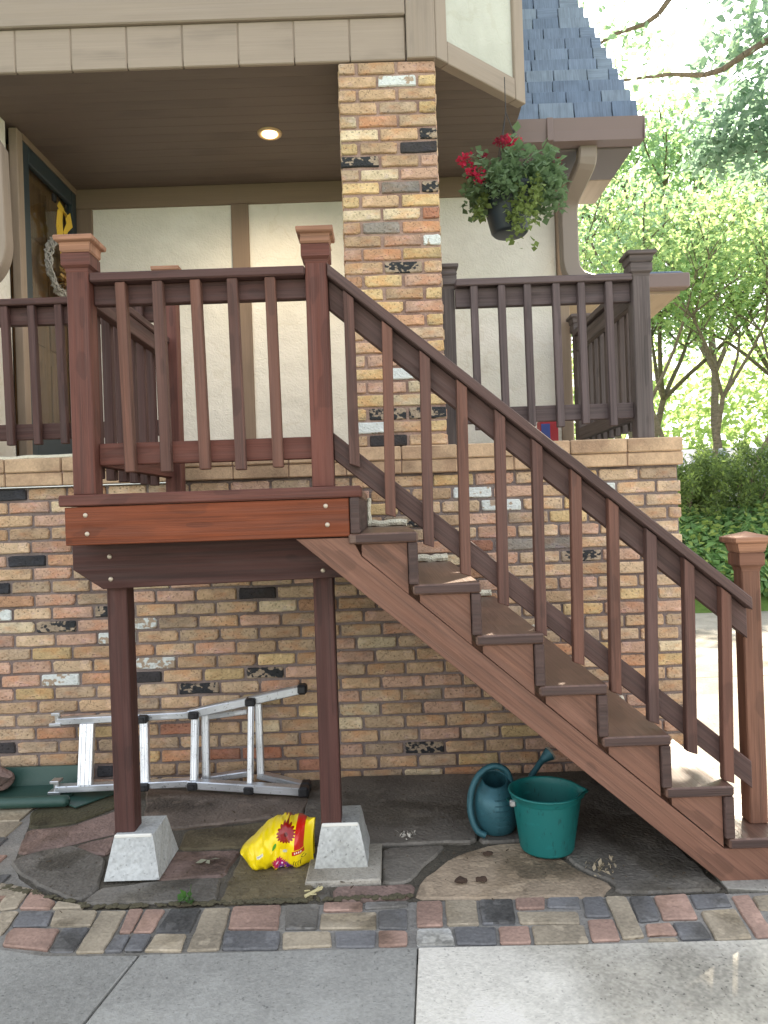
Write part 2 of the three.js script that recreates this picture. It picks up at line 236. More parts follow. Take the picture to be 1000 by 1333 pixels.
for (const [k, ...p] of [
  ['moss', -1.69, -3.44, -1.53, -3.66, -1.35, -3.68, -1.29, -3.47, -1.43, -3.29, -1.61, -3.25],
  ['rose', -1.61, -3.23, -1.42, -3.26, -1.28, -3.42, -1.19, -3.17, -1.34, -3.08, -1.46, -3.03, -1.53, -2.99],
  ['rose', -1.32, -3.05, -1.18, -3.14, -1.15, -2.96, -1.23, -2.98],
  ['dark', -1.53, -2.93, -1.45, -3.01, -1.33, -3.05, -1.15, -2.93, -1.08, -2.67, -1.13, -2.60, -1.27, -2.69, -1.44, -2.82],
  ['dark', -1.08, -2.69, -0.86, -2.73, -0.65, -2.74, -0.63, -2.57, -1.11, -2.58],
  ['brown', -1.23, -3.67, -0.78, -3.55, -0.39, -3.48, -0.41, -3.29, -0.91, -3.19, -1.08, -3.20],
  ['olive', -0.88, -2.99, -0.90, -3.17, -0.41, -3.25, -0.44, -3.15, -0.61, -2.99],
  ['rose', -0.94, -2.98, -0.62, -2.97, -0.64, -2.76, -0.89, -2.74],
  ['olive', -0.61, -2.96, -0.58, -3.01, -0.33, -2.95, -0.29, -2.56, -0.62, -2.56],
  ['dark', -0.40, -3.58, -0.26, -3.74, 0.53, -3.71, 0.32, -2.96, -0.05, -2.96, -0.36, -2.99, -0.40, -3.25],
  ['gray', -0.29, -2.65, -0.24, -2.65, -0.23, -2.56, -0.28, -2.56],
  ['rose', -0.23, -2.65, 0.07, -2.65, 0.04, -2.55, -0.22, -2.55],
  ['gray', -0.05, -2.94, 0.20, -2.95, 0.04, -2.66, -0.05, -2.66],
  ['tan', 0.06, -2.55, 0.09, -2.68, 0.21, -2.84, 0.38, -2.94, 0.57, -2.95, 0.68, -2.69, 0.76, -2.60, 0.70, -2.52],
  ['dark', 0.54, -3.69, 1.04, -3.59, 1.09, -2.88, 1.12, -2.53, 0.75, -2.54, 0.77, -2.61, 0.69, -2.70, 0.59, -2.96, 0.33, -2.96],
]) mesh('flagstone', slabG(ragged(p, 0.011, 0.045, 0.02), 0.002 + rA() * 0.008, 0.04, 0.007), stoneM[k], patio);

const pavM = { tan: [0.46, 0.39, 0.29], pink: [0.44, 0.29, 0.23], slate: [0.2, 0.2, 0.206], gray: [0.25, 0.24, 0.228], white: [0.62, 0.62, 0.6] };
for (const k in pavM) pavM[k] = mat(pavM[k], { map: stoneMap, bumpMap: stoneBump, bumpScale: 0.008, roughness: 0.88 });
const band = struct('paver_border');
mesh('joint_mortar', slabG([-3.2, -2.3, -1.26, -2.335, -1.1, -2.285, 0.06, -2.268, 1.15, -2.245, 1.9, -2.24, 3.4, -2.21, 3.4, -2.49, 1.2, -2.52, -1.1, -2.552, -1.28, -2.668, -1.43, -2.8, -1.52, -2.95, -1.6, -3.2, -1.66, -3.4, -1.7, -3.6, -3.2, -3.6], -0.004, 0.03, 0), M.joint, band);
for (const [k, ...p] of [
  ['tan', -1.481, -2.761, -1.343, -2.712, -1.325, -2.575, -1.378, -2.563],
  ['pink', -1.335, -2.706, -1.203, -2.607, -1.205, -2.562, -1.315, -2.569],
  ['tan', -1.200, -2.612, -1.090, -2.575, -1.095, -2.560, -1.196, -2.561],
  ['tan', -1.373, -2.553, -1.307, -2.554, -1.293, -2.422, -1.299, -2.410],
  ['slate', -1.302, -2.553, -1.184, -2.546, -1.164, -2.455, -1.285, -2.458],
  ['tan', -1.181, -2.551, -1.031, -2.541, -1.017, -2.446, -1.156, -2.455],
  ['pink', -1.280, -2.413, -1.273, -2.448, -1.114, -2.434, -1.100, -2.314, -1.259, -2.348],
  ['slate', -1.105, -2.438, -1.016, -2.437, -1.017, -2.305, -1.090, -2.309],
  ['tan', -1.018, -2.540, -0.929, -2.535, -0.917, -2.295, -1.006, -2.296],
  ['pink', -0.922, -2.539, -0.873, -2.541, -0.865, -2.401, -0.906, -2.399],
  ['pink', -0.865, -2.540, -0.795, -2.536, -0.799, -2.397, -0.862, -2.401],
  ['slate', -0.914, -2.387, -0.864, -2.384, -0.862, -2.296, -0.917, -2.295],
  ['slate', -0.858, -2.388, -0.794, -2.384, -0.797, -2.293, -0.855, -2.296],
  ['slate', -0.779, -2.535, -0.673, -2.533, -0.674, -2.390, -0.788, -2.397],
  ['tan', -0.782, -2.383, -0.681, -2.377, -0.673, -2.285, -0.789, -2.292],
  ['tan', -0.662, -2.533, -0.572, -2.532, -0.557, -2.287, -0.657, -2.289],
  ['pink', -0.563, -2.536, -0.399, -2.536, -0.389, -2.390, -0.552, -2.400],
  ['slate', -0.560, -2.387, -0.379, -2.377, -0.373, -2.280, -0.547, -2.286],
  ['gray', -0.380, -2.534, -0.267, -2.532, -0.261, -2.383, -0.365, -2.385],
  ['tan', -0.371, -2.372, -0.218, -2.367, -0.207, -2.287, -0.359, -2.283],
  ['pink', -0.252, -2.541, -0.119, -2.537, -0.118, -2.484, -0.250, -2.487],
  ['tan', -0.256, -2.473, -0.071, -2.471, -0.070, -2.375, -0.254, -2.382],
  ['gray', -0.111, -2.537, 0.039, -2.537, 0.033, -2.503, -0.110, -2.493],
  ['slate', -0.064, -2.480, 0.032, -2.489, 0.028, -2.365, -0.063, -2.375],
  ['slate', -0.203, -2.366, -0.070, -2.362, -0.074, -2.275, -0.195, -2.282],
  ['pink', -0.063, -2.358, 0.028, -2.352, 0.026, -2.277, -0.062, -2.278],
  ['pink', 0.068, -2.530, 0.152, -2.530, 0.145, -2.376, 0.061, -2.376],
  ['tan', 0.165, -2.534, 0.270, -2.527, 0.261, -2.377, 0.157, -2.379],
  ['slate', 0.280, -2.527, 0.393, -2.524, 0.377, -2.375, 0.271, -2.377],
  ['pink', 0.404, -2.529, 0.504, -2.527, 0.489, -2.460, 0.395, -2.461],
  ['slate', 0.514, -2.527, 0.621, -2.525, 0.607, -2.452, 0.498, -2.464],
  ['tan', 0.395, -2.447, 0.593, -2.434, 0.581, -2.362, 0.392, -2.374],
  ['slate', 0.630, -2.519, 0.699, -2.520, 0.690, -2.396, 0.609, -2.401],
  ['white', 0.060, -2.363, 0.168, -2.361, 0.172, -2.269, 0.056, -2.272],
  ['slate', 0.178, -2.365, 0.311, -2.361, 0.301, -2.265, 0.179, -2.273],
  ['pink', 0.320, -2.361, 0.416, -2.359, 0.407, -2.267, 0.311, -2.269],
  ['tan', 0.426, -2.359, 0.591, -2.353, 0.581, -2.257, 0.415, -2.259],
  ['pink', 0.611, -2.383, 0.693, -2.382, 0.680, -2.264, 0.593, -2.265],
  ['tan', 0.709, -2.519, 0.778, -2.514, 0.758, -2.279, 0.689, -2.271],
  ['slate', 0.789, -2.514, 0.862, -2.514, 0.841, -2.369, 0.769, -2.360],
  ['pink', 0.872, -2.513, 0.985, -2.521, 0.961, -2.366, 0.849, -2.368],
  ['pink', 0.784, -2.346, 0.864, -2.350, 0.865, -2.285, 0.769, -2.283],
  ['slate', 0.873, -2.349, 0.963, -2.348, 0.958, -2.259, 0.863, -2.257],
  ['slate', 0.993, -2.515, 1.120, -2.517, 1.102, -2.435, 0.980, -2.429],
  ['tan', 0.987, -2.409, 1.103, -2.416, 1.077, -2.252, 0.964, -2.247],
  ['pink', 1.128, -2.497, 1.191, -2.502, 1.153, -2.260, 1.092, -2.256, 1.115, -2.425],
  ['tan', 1.194, -2.487, 1.284, -2.496, 1.234, -2.403, 1.178, -2.411],
  ['tan', 0.765, -2.271, 0.852, -2.270, 0.853, -2.249, 0.764, -2.255],
]) mesh('paver', slabG(ragged(p, 0.004, 0.035, 0.006), 0.003 + rA() * 0.003, 0.03, 0.004), pavM[k], band);
{
  const ks = ['tan', 'pink', 'slate', 'tan', 'gray', 'pink', 'slate'], r = rng(5);
  const quad = (x, z, w, d) => mesh('paver', slabG([x, z, x + w, z, x + w, z - d, x, z - d], 0.003 + r() * 0.003, 0.03, 0.004), pavM[ks[Math.floor(r() * 7)]], band);
  for (let x = 1.3; x < 3.3;) { const w = 0.1 + r() * 0.09; quad(x, -2.25 + (x - 1.2) * 0.012, w - 0.011, 0.11); x += w; }
  for (let x = 1.3; x < 3.3;) { const w = 0.1 + r() * 0.09; quad(x, -2.372 + (x - 1.2) * 0.012, w - 0.011, 0.11); x += w; }
  for (let j = 0; j < 7; j++) for (let x = -1.5 - 0.02 * j - (j > 3 ? 0.06 : 0.0) - (j < 3 ? -0.18 + j * 0.05 : 0); x > -3;) { const w = 0.13 + r() * 0.1; quad(x - w, -2.345 - j * 0.165, w - 0.012, 0.152); x -= w; }
}

// ================================================================ BRICKWORK
const toneRGB = { tan: [0.6, 0.425, 0.275], buff: [0.64, 0.48, 0.33], yellow: [0.68, 0.51, 0.28], pink: [0.6, 0.4, 0.3], orange: [0.6, 0.36, 0.225], red: [0.46, 0.23, 0.155], dirty: [0.5, 0.38, 0.27], gray: [0.33, 0.3, 0.27], pale: [0.72, 0.6, 0.42] };
const toneM = {}; for (const k in toneRGB) toneM[k] = [1, 0.86, 1.1].map((f) => brickM(toneRGB[k].map((x, i) => Math.min(0.85, x * f * [0.98, 0.95, 0.89][i]))));
toneM.black = [brickM([0.045, 0.045, 0.05]), brickM([0.05, 0.045, 0.045])]; toneM.char = [mat([1, 1, 1], { map: charMap, bumpMap: brickBump, bumpScale: 0.01, roughness: 0.9 })]; toneM.white = [mat([0.95, 0.97, 0.95], { map: paintMap, bumpMap: brickBump, bumpScale: 0.006, roughness: 0.85 })];
const rB = rng(2024);
const pick = (t, r = rB) => toneM[t][Math.floor(r() * toneM[t].length)];
const wallTone = (r = rB) => { const q = r(); return q < 0.3 ? 'tan' : q < 0.56 ? 'buff' : q < 0.63 ? 'yellow' : q < 0.84 ? 'pink' : q < 0.89 ? 'orange' : q < 0.96 ? 'dirty' : 'pale'; };
function brickG(w, h, r, proud) {                               // worn old brick: uneven outline, rounded arrises, 50 triangles
  const o = [], a = w / 2, b = h / 2, j = () => (r() - 0.5) * 0.005, cut = () => 0.003 + r() * r() * 0.02;
  for (const [sx, sy] of [[1, 1], [-1, 1], [-1, -1], [1, -1]]) { const c1 = cut(), c2 = cut() * 0.7; const A = [sx * a + j() * 0.5, sy * (b - c2) + j()], B = [sx * (a - c1) + j(), sy * b + j() * 0.6]; if (sx * sy > 0) o.push(A, B); else o.push(B, A); }
  o.splice(2, 0, [j() * 6, b + j()]); o.splice(7, 0, [j() * 6, -b + j()]);
  const pos = [], n = o.length, f = o.map(([x, y]) => [x - Math.sign(x) * 0.0045, y - Math.sign(y) * 0.0045, proud + (r() - 0.5) * 0.003]), c = [j(), j(), proud + 0.001], e = o.map(([x, y]) => [x, y, proud - 0.0055]), k = o.map(([x, y]) => [x, y, -0.03]);
  for (let i = 0; i < n; i++) { const q = (i + 1) % n; pos.push(...c, ...f[i], ...f[q], ...f[i], ...e[i], ...e[q], ...f[i], ...e[q], ...f[q], ...e[i], ...k[i], ...k[q], ...e[i], ...k[q], ...e[q]); }
  const g = new THREE.BufferGeometry(); g.setAttribute('position', new THREE.Float32BufferAttribute(pos, 3)); g.computeVertexNormals();
  const uv = []; const ox = r() * 0.8, oy = r() * 0.8; for (let i = 0; i < pos.length; i += 3) uv.push(pos[i] + ox, pos[i + 1] + pos[i + 2] + oy); g.setAttribute('uv', new THREE.Float32BufferAttribute(uv, 2));
  return g;
}
const bricks = {}; for (const [k, w] of [['full', 0.193], ['half', 0.09], ['long', 0.15]]) { bricks[k] = []; for (let i = 0; i < 10; i++) bricks[k].push(brickG(w, 0.0545, rB, 0.009 + rB() * 0.004)); }
const brickLen = { full: 0.193, half: 0.09, long: 0.15 };
function placeBrick(w, x, y, z, tone, parent, r = rB) {
  const k = w > 0.165 ? 'full' : w > 0.115 ? 'long' : 'half';
  const o = mesh('brick', bricks[k][Math.floor(r() * 10)], pick(tone, r), parent);
  o.scale.set((r() < 0.5 ? -1 : 1) * w / brickLen[k], 1 + (r() - 0.5) * 0.06, 1); o.position.set(x, y, z); o.rotation.z = (r() - 0.5) * 0.008;
  return o;
}
const COURSE = 0.0677, MOD = 0.2066;
const porch = thing('brick_porch_wall', 'long wall of old yellow reclaimed bricks under the porch, behind the stairs', 'brick wall', [0, 0, 0]);
bar('mortar', porch, M.mortar, -3.2, 1.498, -0.1, 1.528, -3.762, -4.0, 0.001);
{
  const special = { black: [[-1.867, 1.493], [-1.793, 1.144], [-1.95, 1.012], [-1.248, 0.54], [-1.95, 0.201], [-1.459, 0.067], [-0.676, 0.95]], char: [[-1.695, 0.809], [-1.447, 0.87], [-0.69, 0.537], [-0.56, 0.272], [1.064, 1.093], [0.135, 0.142], [-0.9, 0.468], [0.08, 1.29]], white: [[-1.935, 0.871], [-1.697, 0.536], [-1.176, 0.604], [-0.966, 0.468], [0.683, 1.364], [0.354, 1.429], [-1.45, 0.738], [-1.258, 0.809], [0.99, 1.43]], red: [[-1.147, 0.291], [-0.879, 0.153], [-0.645, 0.137], [0.521, 1.17], [-0.46, 0.08]], orange: [[-1.926, 1.144], [-1.855, 0.939], [-1.147, 0.16]], pink: [[-0.88, 0.68], [-0.72, 0.811], [-0.776, 1.468], [-1.677, 1.342], [-1.691, 0.933]], pale: [[-0.574, 0.299], [-0.249, 0.319]], gray: [[0.735, 1.163], [0.833, 1.16], [0.14, 0.2]] };
  const list = [];
  for (let k = -1; k <= 21; k++) {
    const y = 0.067 + COURSE * k, x0 = (k & 1) ? -1.793 : -1.701; let edge = x0 - 7 * MOD;
    while (edge < 1.5) {
      const next = edge + MOD + (rB() - 0.5) * 0.016; const a = edge + 0.0065, b = Math.min(next - 0.0065, 1.51);
      if (b - a > 0.05) list.push([a, b, y]); edge = next;
    }
  }
  const seen = [], hidden = [];
  for (const q of list) { const [a, b, y] = q, x = (a + b) / 2; (b < -2.03 || y < 0.03 || (x > -1.22 && x < -0.12 && y > 1.06 && y < 1.45 && !(x < -1.17)) ? hidden : seen).push(q); }
  const toneAt = (a, b, y) => { for (const t in special) for (const [sx, sy] of special[t]) if (sx > a - 0.004 && sx < b + 0.004 && Math.abs(sy - y) < COURSE / 2) return t; return wallTone(); };
  // those that show smallest or are covered most (behind the lowest steps and the watering can) count as the remainder
  const cover = ([a, b, y]) => { const x = (a + b) / 2; let c = 0; if (y < 1.25 - (x + 0.31) * 0.86 * 1.0 && x > 0.1) c = 1 + (y < 0.3 ? 1 : 0); const t = y - (1.265 - (x - 0.1) * 0.86); if (x > 0 && t < -0.1 && t > -0.62) c = 3; return c; };
  seen.sort((p, q) => cover(p) - cover(q));
  const rest = seen.splice(300).concat(hidden);
  for (const [a, b, y] of seen) placeBrick(b - a, (a + b) / 2, y, -3.762, toneAt(a, b, y), porch);
  const byTone = {};
  for (const [a, b, y] of rest) { const t = toneAt(a, b, y), k = b - a > 0.165 ? 'full' : b - a > 0.115 ? 'long' : 'half'; (byTone[t] ??= []).push(bricks[k][Math.floor(rB() * 10)].clone().scale((b - a) / brickLen[k], 1, 1).translate((a + b) / 2, y, -3.762)); }
  for (let k = -1; k <= 21; k++) for (let z = -3.765 - (k & 1 ? 0.1 : 0); z > -5.0; z -= MOD) (byTone[wallTone()] ??= []).push(bricks.full[Math.floor(rB() * 10)].clone().rotateY(Math.PI / 2).translate(1.498, 0.067 + COURSE * k, z - 0.095));
  for (const t in byTone) stuff(mesh('brick', merge(byTone[t]), toneM[t][0], porch));
  bar('mortar', porch, M.mortar, 1.2, 1.4985, -0.1, 1.528, -4.001, -5.05, 0.001);
}
// coping blocks along the top, two layers
for (let i = 0, x = -3.05; x < 1.52; i++) {
  const w = Math.min(0.287 + (rB() - 0.5) * 0.012, 1.526 - x); if (w < 0.05) break;
  bar('coping_block', porch, M.cap, x + 0.002, x + w - 0.002, 1.529, 1.594, -3.73 + rB() * 0.003, -3.95, 0.005); bar('coping_block', porch, M.cap, x + 0.002, x + w - 0.002, 1.5975, 1.668, -3.722 + rB() * 0.003, -3.95, 0.006); x += w;
}
bar('coping_grout', porch, M.mortarPale, -3.05, 1.515, 1.5285, 1.664, -3.74, -3.94, 0.001);
bar('metal_flashing', porch, M.steel, -3.05, -1.0, 1.521, 1.5265, -3.728, -3.9, 0.001);
stuff(mesh('foam_bead', uvm(tube(Array.from({ length: 16 }, (_, i) => [-2.2 + i * 0.08, 1.672 + rB() * 0.006, -3.765 - rB() * 0.006]), 0.012, 60, 7)), M.foam, porch));
bar('porch_floor', porch, M.concL, -3.0, 1.5, 1.56, 1.662, -3.953, -5.16, 0.003);

const column = thing('brick_column', 'square pillar of old yellow bricks rising from the porch wall to the beam', 'brick pillar', [0, 0, 0]);
bar('mortar', column, M.mortarPale, -0.152, 0.332, 1.669, 3.626, -3.761, -4.24, 0.001);
{
  const rows = ['dirty tan pink', 'tan white yellow', 'tan tan tan', 'tan dirty yellow', 'pale orange buff', 'pale tan char', 'yellow tan black', 'char tan pink', 'dirty pale pink', 'yellow gray char', 'yellow tan yellow', 'pale pale red', 'tan gray orange', 'tan pink white', 'pink orange yellow', 'tan char tan', 'orange yellow pink', 'yellow tan yellow', 'buff yellow pink', 'tan orange yellow', 'tan yellow buff', 'tan pale yellow', 'buff pink tan', 'yellow white pink', 'pink pink pale', 'yellow pale yellow', 'yellow char char', 'white tan yellow', 'tan black tan'];
  rows.forEach((row, i) => {
    const t = row.split(' '), y = 3.626 - 0.0335 - i * 0.0676, w = i % 2 ? [0.2, 0.2, 0.095] : [0.095, 0.2, 0.2]; let x = -0.161;
    w.forEach((q, k) => { const gap = k < 2 ? 0.0035 + rB() * 0.003 : 0; placeBrick(q - 0.011 + (rB() - 0.5) * 0.008, x + q / 2 - 0.001, y, -3.761, t[k], column); x += q + 0.003; });
  });
  const side = {};
  for (let i = 0; i < 29; i++) for (const s of [-1, 1]) for (let k = 0; k < 2; k++) (side[wallTone()] ??= []).push(bricks.full[Math.floor(rB() * 10)].clone().rotateY(s * Math.PI / 2).translate(s > 0 ? 0.331 : -0.151, 3.5925 - i * 0.0676, -3.9 - k * 0.21 - (i % 2) * 0.03));
  for (const t in side) stuff(mesh('brick', merge(side[t]), toneM[t][0], column));
}

// ================================================================ HOUSE
const house = thing('house', 'tan and cream half timbered house with an overhanging upper floor and slate blue roof', 'house', [0, 0, 0]);
const TOP = 3.632, BACK = -5.1;
mesh('ceiling_backing', uvm(new THREE.ExtrudeGeometry(new THREE.Shape([[-3.2, 3.78], [0.3, 3.78], [0.86, 4.235], [0.86, 5.3], [-3.2, 5.3]].map(([x, y]) => new THREE.Vector2(x, y))), { depth: 0.05, bevelEnabled: false }).rotateX(-Math.PI / 2).translate(0, TOP + 0.014, 0), 0, true, 0), M.ceiling, house);
for (let i = 0; i < 15; i++) { const z0 = 3.774 + i * 0.09, xe = (z) => Math.min(0.868, 0.325 + Math.max(0, z - 3.774) * 1.2); mesh('ceiling_board', slabG([-3.2, -z0, xe(z0), -z0, xe(z0 + 0.0895), -z0 - 0.0895, -3.2, -z0 - 0.0895], TOP + 0.013, 0.013, 0.0015), M.ceiling, house); }
// fascia over the porch: a row of boards under a wide band, then the corner boards
for (let i = 0; i < 17; i++) { const x1 = 0.188 - i * 0.283; mesh('siding_board', boxG(x1 - 0.2795, x1, 3.629, 3.846, -3.748, -3.773, 0.005), M.frieze, house); }
bar('siding_backing', house, M.frieze, -4.7, 0.19, 3.66, 3.85, -3.755, -3.83, 0.001);
bar('band_board', house, M.trim, -4.7, 0.1905, 3.847, 4.06, -3.728, -3.83, 0.006);
bar('band_board', house, M.trim, -4.7, 0.1905, 4.064, 4.3, -3.74, -3.83, 0.005);
bar('corner_board', house, M.trim, 0.194, 0.34, 3.625, 6.2, -3.73, -3.83, 0.005);
bar('upper_wall', house, M.upper, -4.7, 0.19, 4.3, 6.2, -3.76, -3.85, 0.002);
{ // the slanted corner of the upper floor
  const A = [0.342, -3.735], B = [0.885, -4.2], len = Math.hypot(B[0] - A[0], B[1] - A[1]), a = Math.atan2(-(B[1] - A[1]), B[0] - A[0]);
  const face = (name, m, s0, s1, y0, y1, out, th, c) => mesh(name, boxG(s0, s1, y0, y1, out, out - th, c).rotateY(a).translate(A[0], 0, A[1]), m, house);
  face('corner_board', M.trim, 0.004, 0.085, 3.627, 6.2, 0.0, 0.06, 0.004);
  face('corner_board', M.trim, len - 0.085, len, 3.627, 6.2, 0.0, 0.06, 0.004);
  face('sill_board', M.trim, 0.087, len - 0.087, 3.627, 3.745, -0.002, 0.06, 0.004);
  face('upper_wall', M.upper, 0.08, len - 0.08, 3.74, 6.2, -0.02, 0.06, 0.002);
  bar('upper_side_wall', house, M.stucco, 0.8, 0.885, 3.7, 6.2, -4.24, -9, 0.002);
}
// back wall of the porch: cream panels between tan boards
const back = (name, m, x0, x1, y0, y1, out) => bar(name, house, m, x0, x1, y0, y1, BACK + out, BACK - 0.1, 0.003);
back('stucco_panel', M.stucco, -2.06, 1.25, 1.66, 3.63, -0.018);
back('trim_board', M.trimDark, -2.06, -1.945, 1.66, 3.495, 0.006); back('trim_board', M.trimDark, -0.985, -0.866, 1.66, 3.495, 0.006); back('trim_board', M.trimDark, 0.18, 0.29, 1.66, 3.495, 0.006);
back('trim_board', M.trimDark, -2.06, 0.9, 3.497, 3.631, 0.008); back('trim_board', M.trimPlain, 1.252, 1.325, 1.0, 3.72, 0.008); back('trim_board', M.trimPlain, 0.902, 1.25, 3.5, 3.72, 0.006);
bar('rear_house_wall', house, M.stucco, -7, 1.318, -0.05, 6.2, -5.21, -11, 0.002);
bar('left_house_wall', house, M.stucco, -7, -2.2, -0.05, 6.2, -3.9, -5.2, 0.002);
bar('left_house_wall', house, M.stucco, -2.13, -2.078, 1.66, 3.63, -3.7, -4.2, 0.002);
bar('rear_roof_slab', house, M.shake[0], -7.3, 0.9, 6.2, 6.35, -3.5, -11, 0.02);
mesh('main_roof', uvm(new THREE.ExtrudeGeometry(new THREE.Shape([[3.3, 0], [11.3, 0], [7.3, 2.6]].map(([x, y]) => new THREE.Vector2(x, y))), { depth: 8.4, bevelEnabled: false }).rotateY(Math.PI / 2).translate(-7.4, 6.36, 0)), M.shake[0], house);
// front door in the left wall, seen at a slant: dark frame, glass, wooden inner door
const door = mesh('storm_door', boxG(-2.082, -2.045, 1.665, 3.59, -4.33, -4.405, 0.004), mat([0.035, 0.05, 0.06], { roughness: 0.45 }), house);
{
  const fm = door.material;
  mesh('door_stile', boxG(-2.082, -2.045, 1.665, 3.59, -5.015, -5.085, 0.004), fm, door); mesh('door_rail', boxG(-2.082, -2.045, 3.49, 3.59, -4.407, -5.013, 0.004), fm, door); mesh('door_rail', boxG(-2.082, -2.045, 1.665, 1.9, -4.407, -5.013, 0.004), fm, door);
  mesh('glass_pane', boxG(-2.07, -2.066, 1.9, 3.49, -4.406, -5.014, 0.0005), mat([0.95, 0.97, 0.96], { transmission: 1, thickness: 0, roughness: 0.03, specularIntensity: 0.5 }), door);
  mesh('inner_door', boxG(-2.15, -2.115, 1.67, 3.58, -4.35, -5.08, 0.004), wood([0.22, 0.12, 0.05]), door);
  for (const [z0, z1] of [[-4.43, -4.68], [-4.76, -5.01]]) for (const [y0, y1] of [[1.8, 2.35], [2.45, 3.0], [3.1, 3.45]]) mesh('inner_door_panel', boxG(-2.115, -2.105, y0, y1, z0, z1, 0.008), wood([0.19, 0.1, 0.045]), door);
}
bar('door_casing', house, M.trimPlain, -2.09, -2.04, 1.665, 3.625, -4.255, -4.325, 0.004); bar('door_casing', house, M.trimDark, -2.09, -2.04, 3.592, 3.63, -4.33, -5.09, 0.003);
{ // curved timber bracket at the left end of the porch
  const s = new THREE.Shape(); s.moveTo(-2.5, 3.63); s.lineTo(-1.985, 3.4); s.lineTo(-1.91, 3.28); s.lineTo(-1.9, 2.8); s.quadraticCurveTo(-1.9, 2.62, -2.06, 2.56); s.lineTo(-2.5, 2.5);
  const b = mesh('curved_bracket', uvm(new THREE.ExtrudeGeometry(s, { depth: 0.07, bevelEnabled: true, bevelSize: 0.012, bevelThickness: 0.012, bevelSegments: 2, curveSegments: 14 }).translate(0, 0, -3.86)), M.trim, house);
  const q = new THREE.Shape(); q.moveTo(-2.5, 3.3); q.lineTo(-1.955, 3.26); q.lineTo(-1.94, 2.82); q.quadraticCurveTo(-1.945, 2.67, -2.08, 2.62); q.lineTo(-2.5, 2.56);
  mesh('bracket_moulding', uvm(new THREE.ExtrudeGeometry(q, { depth: 0.012, bevelEnabled: true, bevelSize: 0.008, bevelThickness: 0.008, bevelSegments: 1, curveSegments: 14 }).translate(0, 0, -3.77)), M.trim, b);
}
{ // steep shingled roof over the right wing, with box gutter and soffit
  const x0 = 0.89, x1 = 1.65, y0 = 3.72, zf = -4.6, sl = 3.15, H = 2.45, L = H / sl;
  const roof = mesh('steep_roof', (() => {
    const g = new THREE.BufferGeometry(), A = [x0, y0, zf], B = [x1, y0, zf], C = [x1 - L, y0 + H, zf - L], D = [x0, y0 + H, zf - L], E = [x1, y0, -5.12], F = [x0, y0, -5.12], G = [x1 - L, y0 + H, -5.6], K = [x1, y0, -5.6];
    const t = []; for (const [a, b, c] of [[A, B, C], [A, C, D], [B, K, G], [B, G, C], [A, D, F], [A, F, B], [B, F, K]]) t.push(...a, ...b, ...c);
    g.setAttribute('position', new THREE.Float32BufferAttribute(t, 3)); return uvm(g);
  })(), M.shake[2], house);
  const n = new THREE.Vector3(0, 1, sl).normalize(), up = new THREE.Vector3(0, sl, -1).normalize(), r = rng(33), expo = 0.088;
  for (let j = 0; j * expo < 2.35; j++) {
    const s = j * expo, yb = y0 + up.y * s, zb = zf + up.z * s, xe = x1 - L * (yb - y0) / H + 0.012;
    for (let x = x0 - r() * 0.1; x < xe - 0.02;) {
      const w = Math.min(0.13 + r() * 0.11, xe - x), g = uvm(cbox(w - 0.006, expo * 1.55, 0.016 + r() * 0.005, 0.0025));
      const m4 = new THREE.Matrix4().makeBasis(new THREE.Vector3(1, 0, 0), up.clone().applyAxisAngle(new THREE.Vector3(1, 0, 0), 0.13), n.clone().applyAxisAngle(new THREE.Vector3(1, 0, 0), 0.13));
      g.applyMatrix4(m4).translate(x + w / 2, yb + expo * 0.7 * up.y + n.y * 0.014, zb + expo * 0.7 * up.z + n.z * 0.014 + (r() - 0.5) * 0.002);
      if (j < 20) mesh('shingle', g, M.shake[Math.floor(r() * 4)], roof); x += w;
    }
    // shingle ends along the hip, on the right slope
    const g2 = uvm(cbox(0.02, expo * 1.5, 0.3, 0.002)).rotateZ(Math.atan2(1, sl)).translate(xe + 0.004 - 0.02, yb + 0.06, zb - 0.16); if (j < 20) mesh('shingle', g2, M.shake[j % 4], roof);
  }
  const gut = mesh('gutter', uvm(new THREE.ExtrudeGeometry(new THREE.Shape([[0, 0], [0, 0.135], [0.012, 0.135], [0.012, 0.016], [0.09, 0.016], [0.09, 0.1], [0.1, 0.135], [0.115, 0.135], [0.105, 0.06], [0.1, 0]].map(([a, b]) => new THREE.Vector2(a, b))), { depth: 0.79, bevelEnabled: false }).rotateY(-Math.PI / 2).translate(1.675, 3.585, -4.655)), M.gutter, house);
  mesh('gutter_end', boxG(1.675, 1.685, 3.585, 3.72, -4.655, -4.54, 0.002), M.gutter, gut); mesh('gutter_seam', boxG(1.08, 1.12, 3.582, 3.724, -4.66, -4.534, 0.003), M.gutter, gut);
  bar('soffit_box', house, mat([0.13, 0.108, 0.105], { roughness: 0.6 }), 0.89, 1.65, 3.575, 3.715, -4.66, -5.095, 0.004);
  bar('soffit_box', house, M.trimPlain, 1.328, 1.65, 3.575, 3.715, -5.1, -5.5, 0.004);
  // downspout: drop, elbow back to the wall, run, and a kick out at the foot
  const sq = (pts, w, d) => { const sh = new THREE.Shape([[-d / 2, -w / 2 + 0.01], [-d / 2 + 0.01, -w / 2], [d / 2 - 0.01, -w / 2], [d / 2, -w / 2 + 0.01], [d / 2, w / 2 - 0.01], [d / 2 - 0.01, w / 2], [-d / 2 + 0.01, w / 2], [-d / 2, w / 2 - 0.01]].map(([a, b]) => new THREE.Vector2(a, b))); return uvm(new THREE.ExtrudeGeometry(sh, { steps: 60, bevelEnabled: false, extrudePath: new THREE.CatmullRomCurve3(pts.map((p) => new THREE.Vector3(...p)), false, 'catmullrom', 0.3) })); };
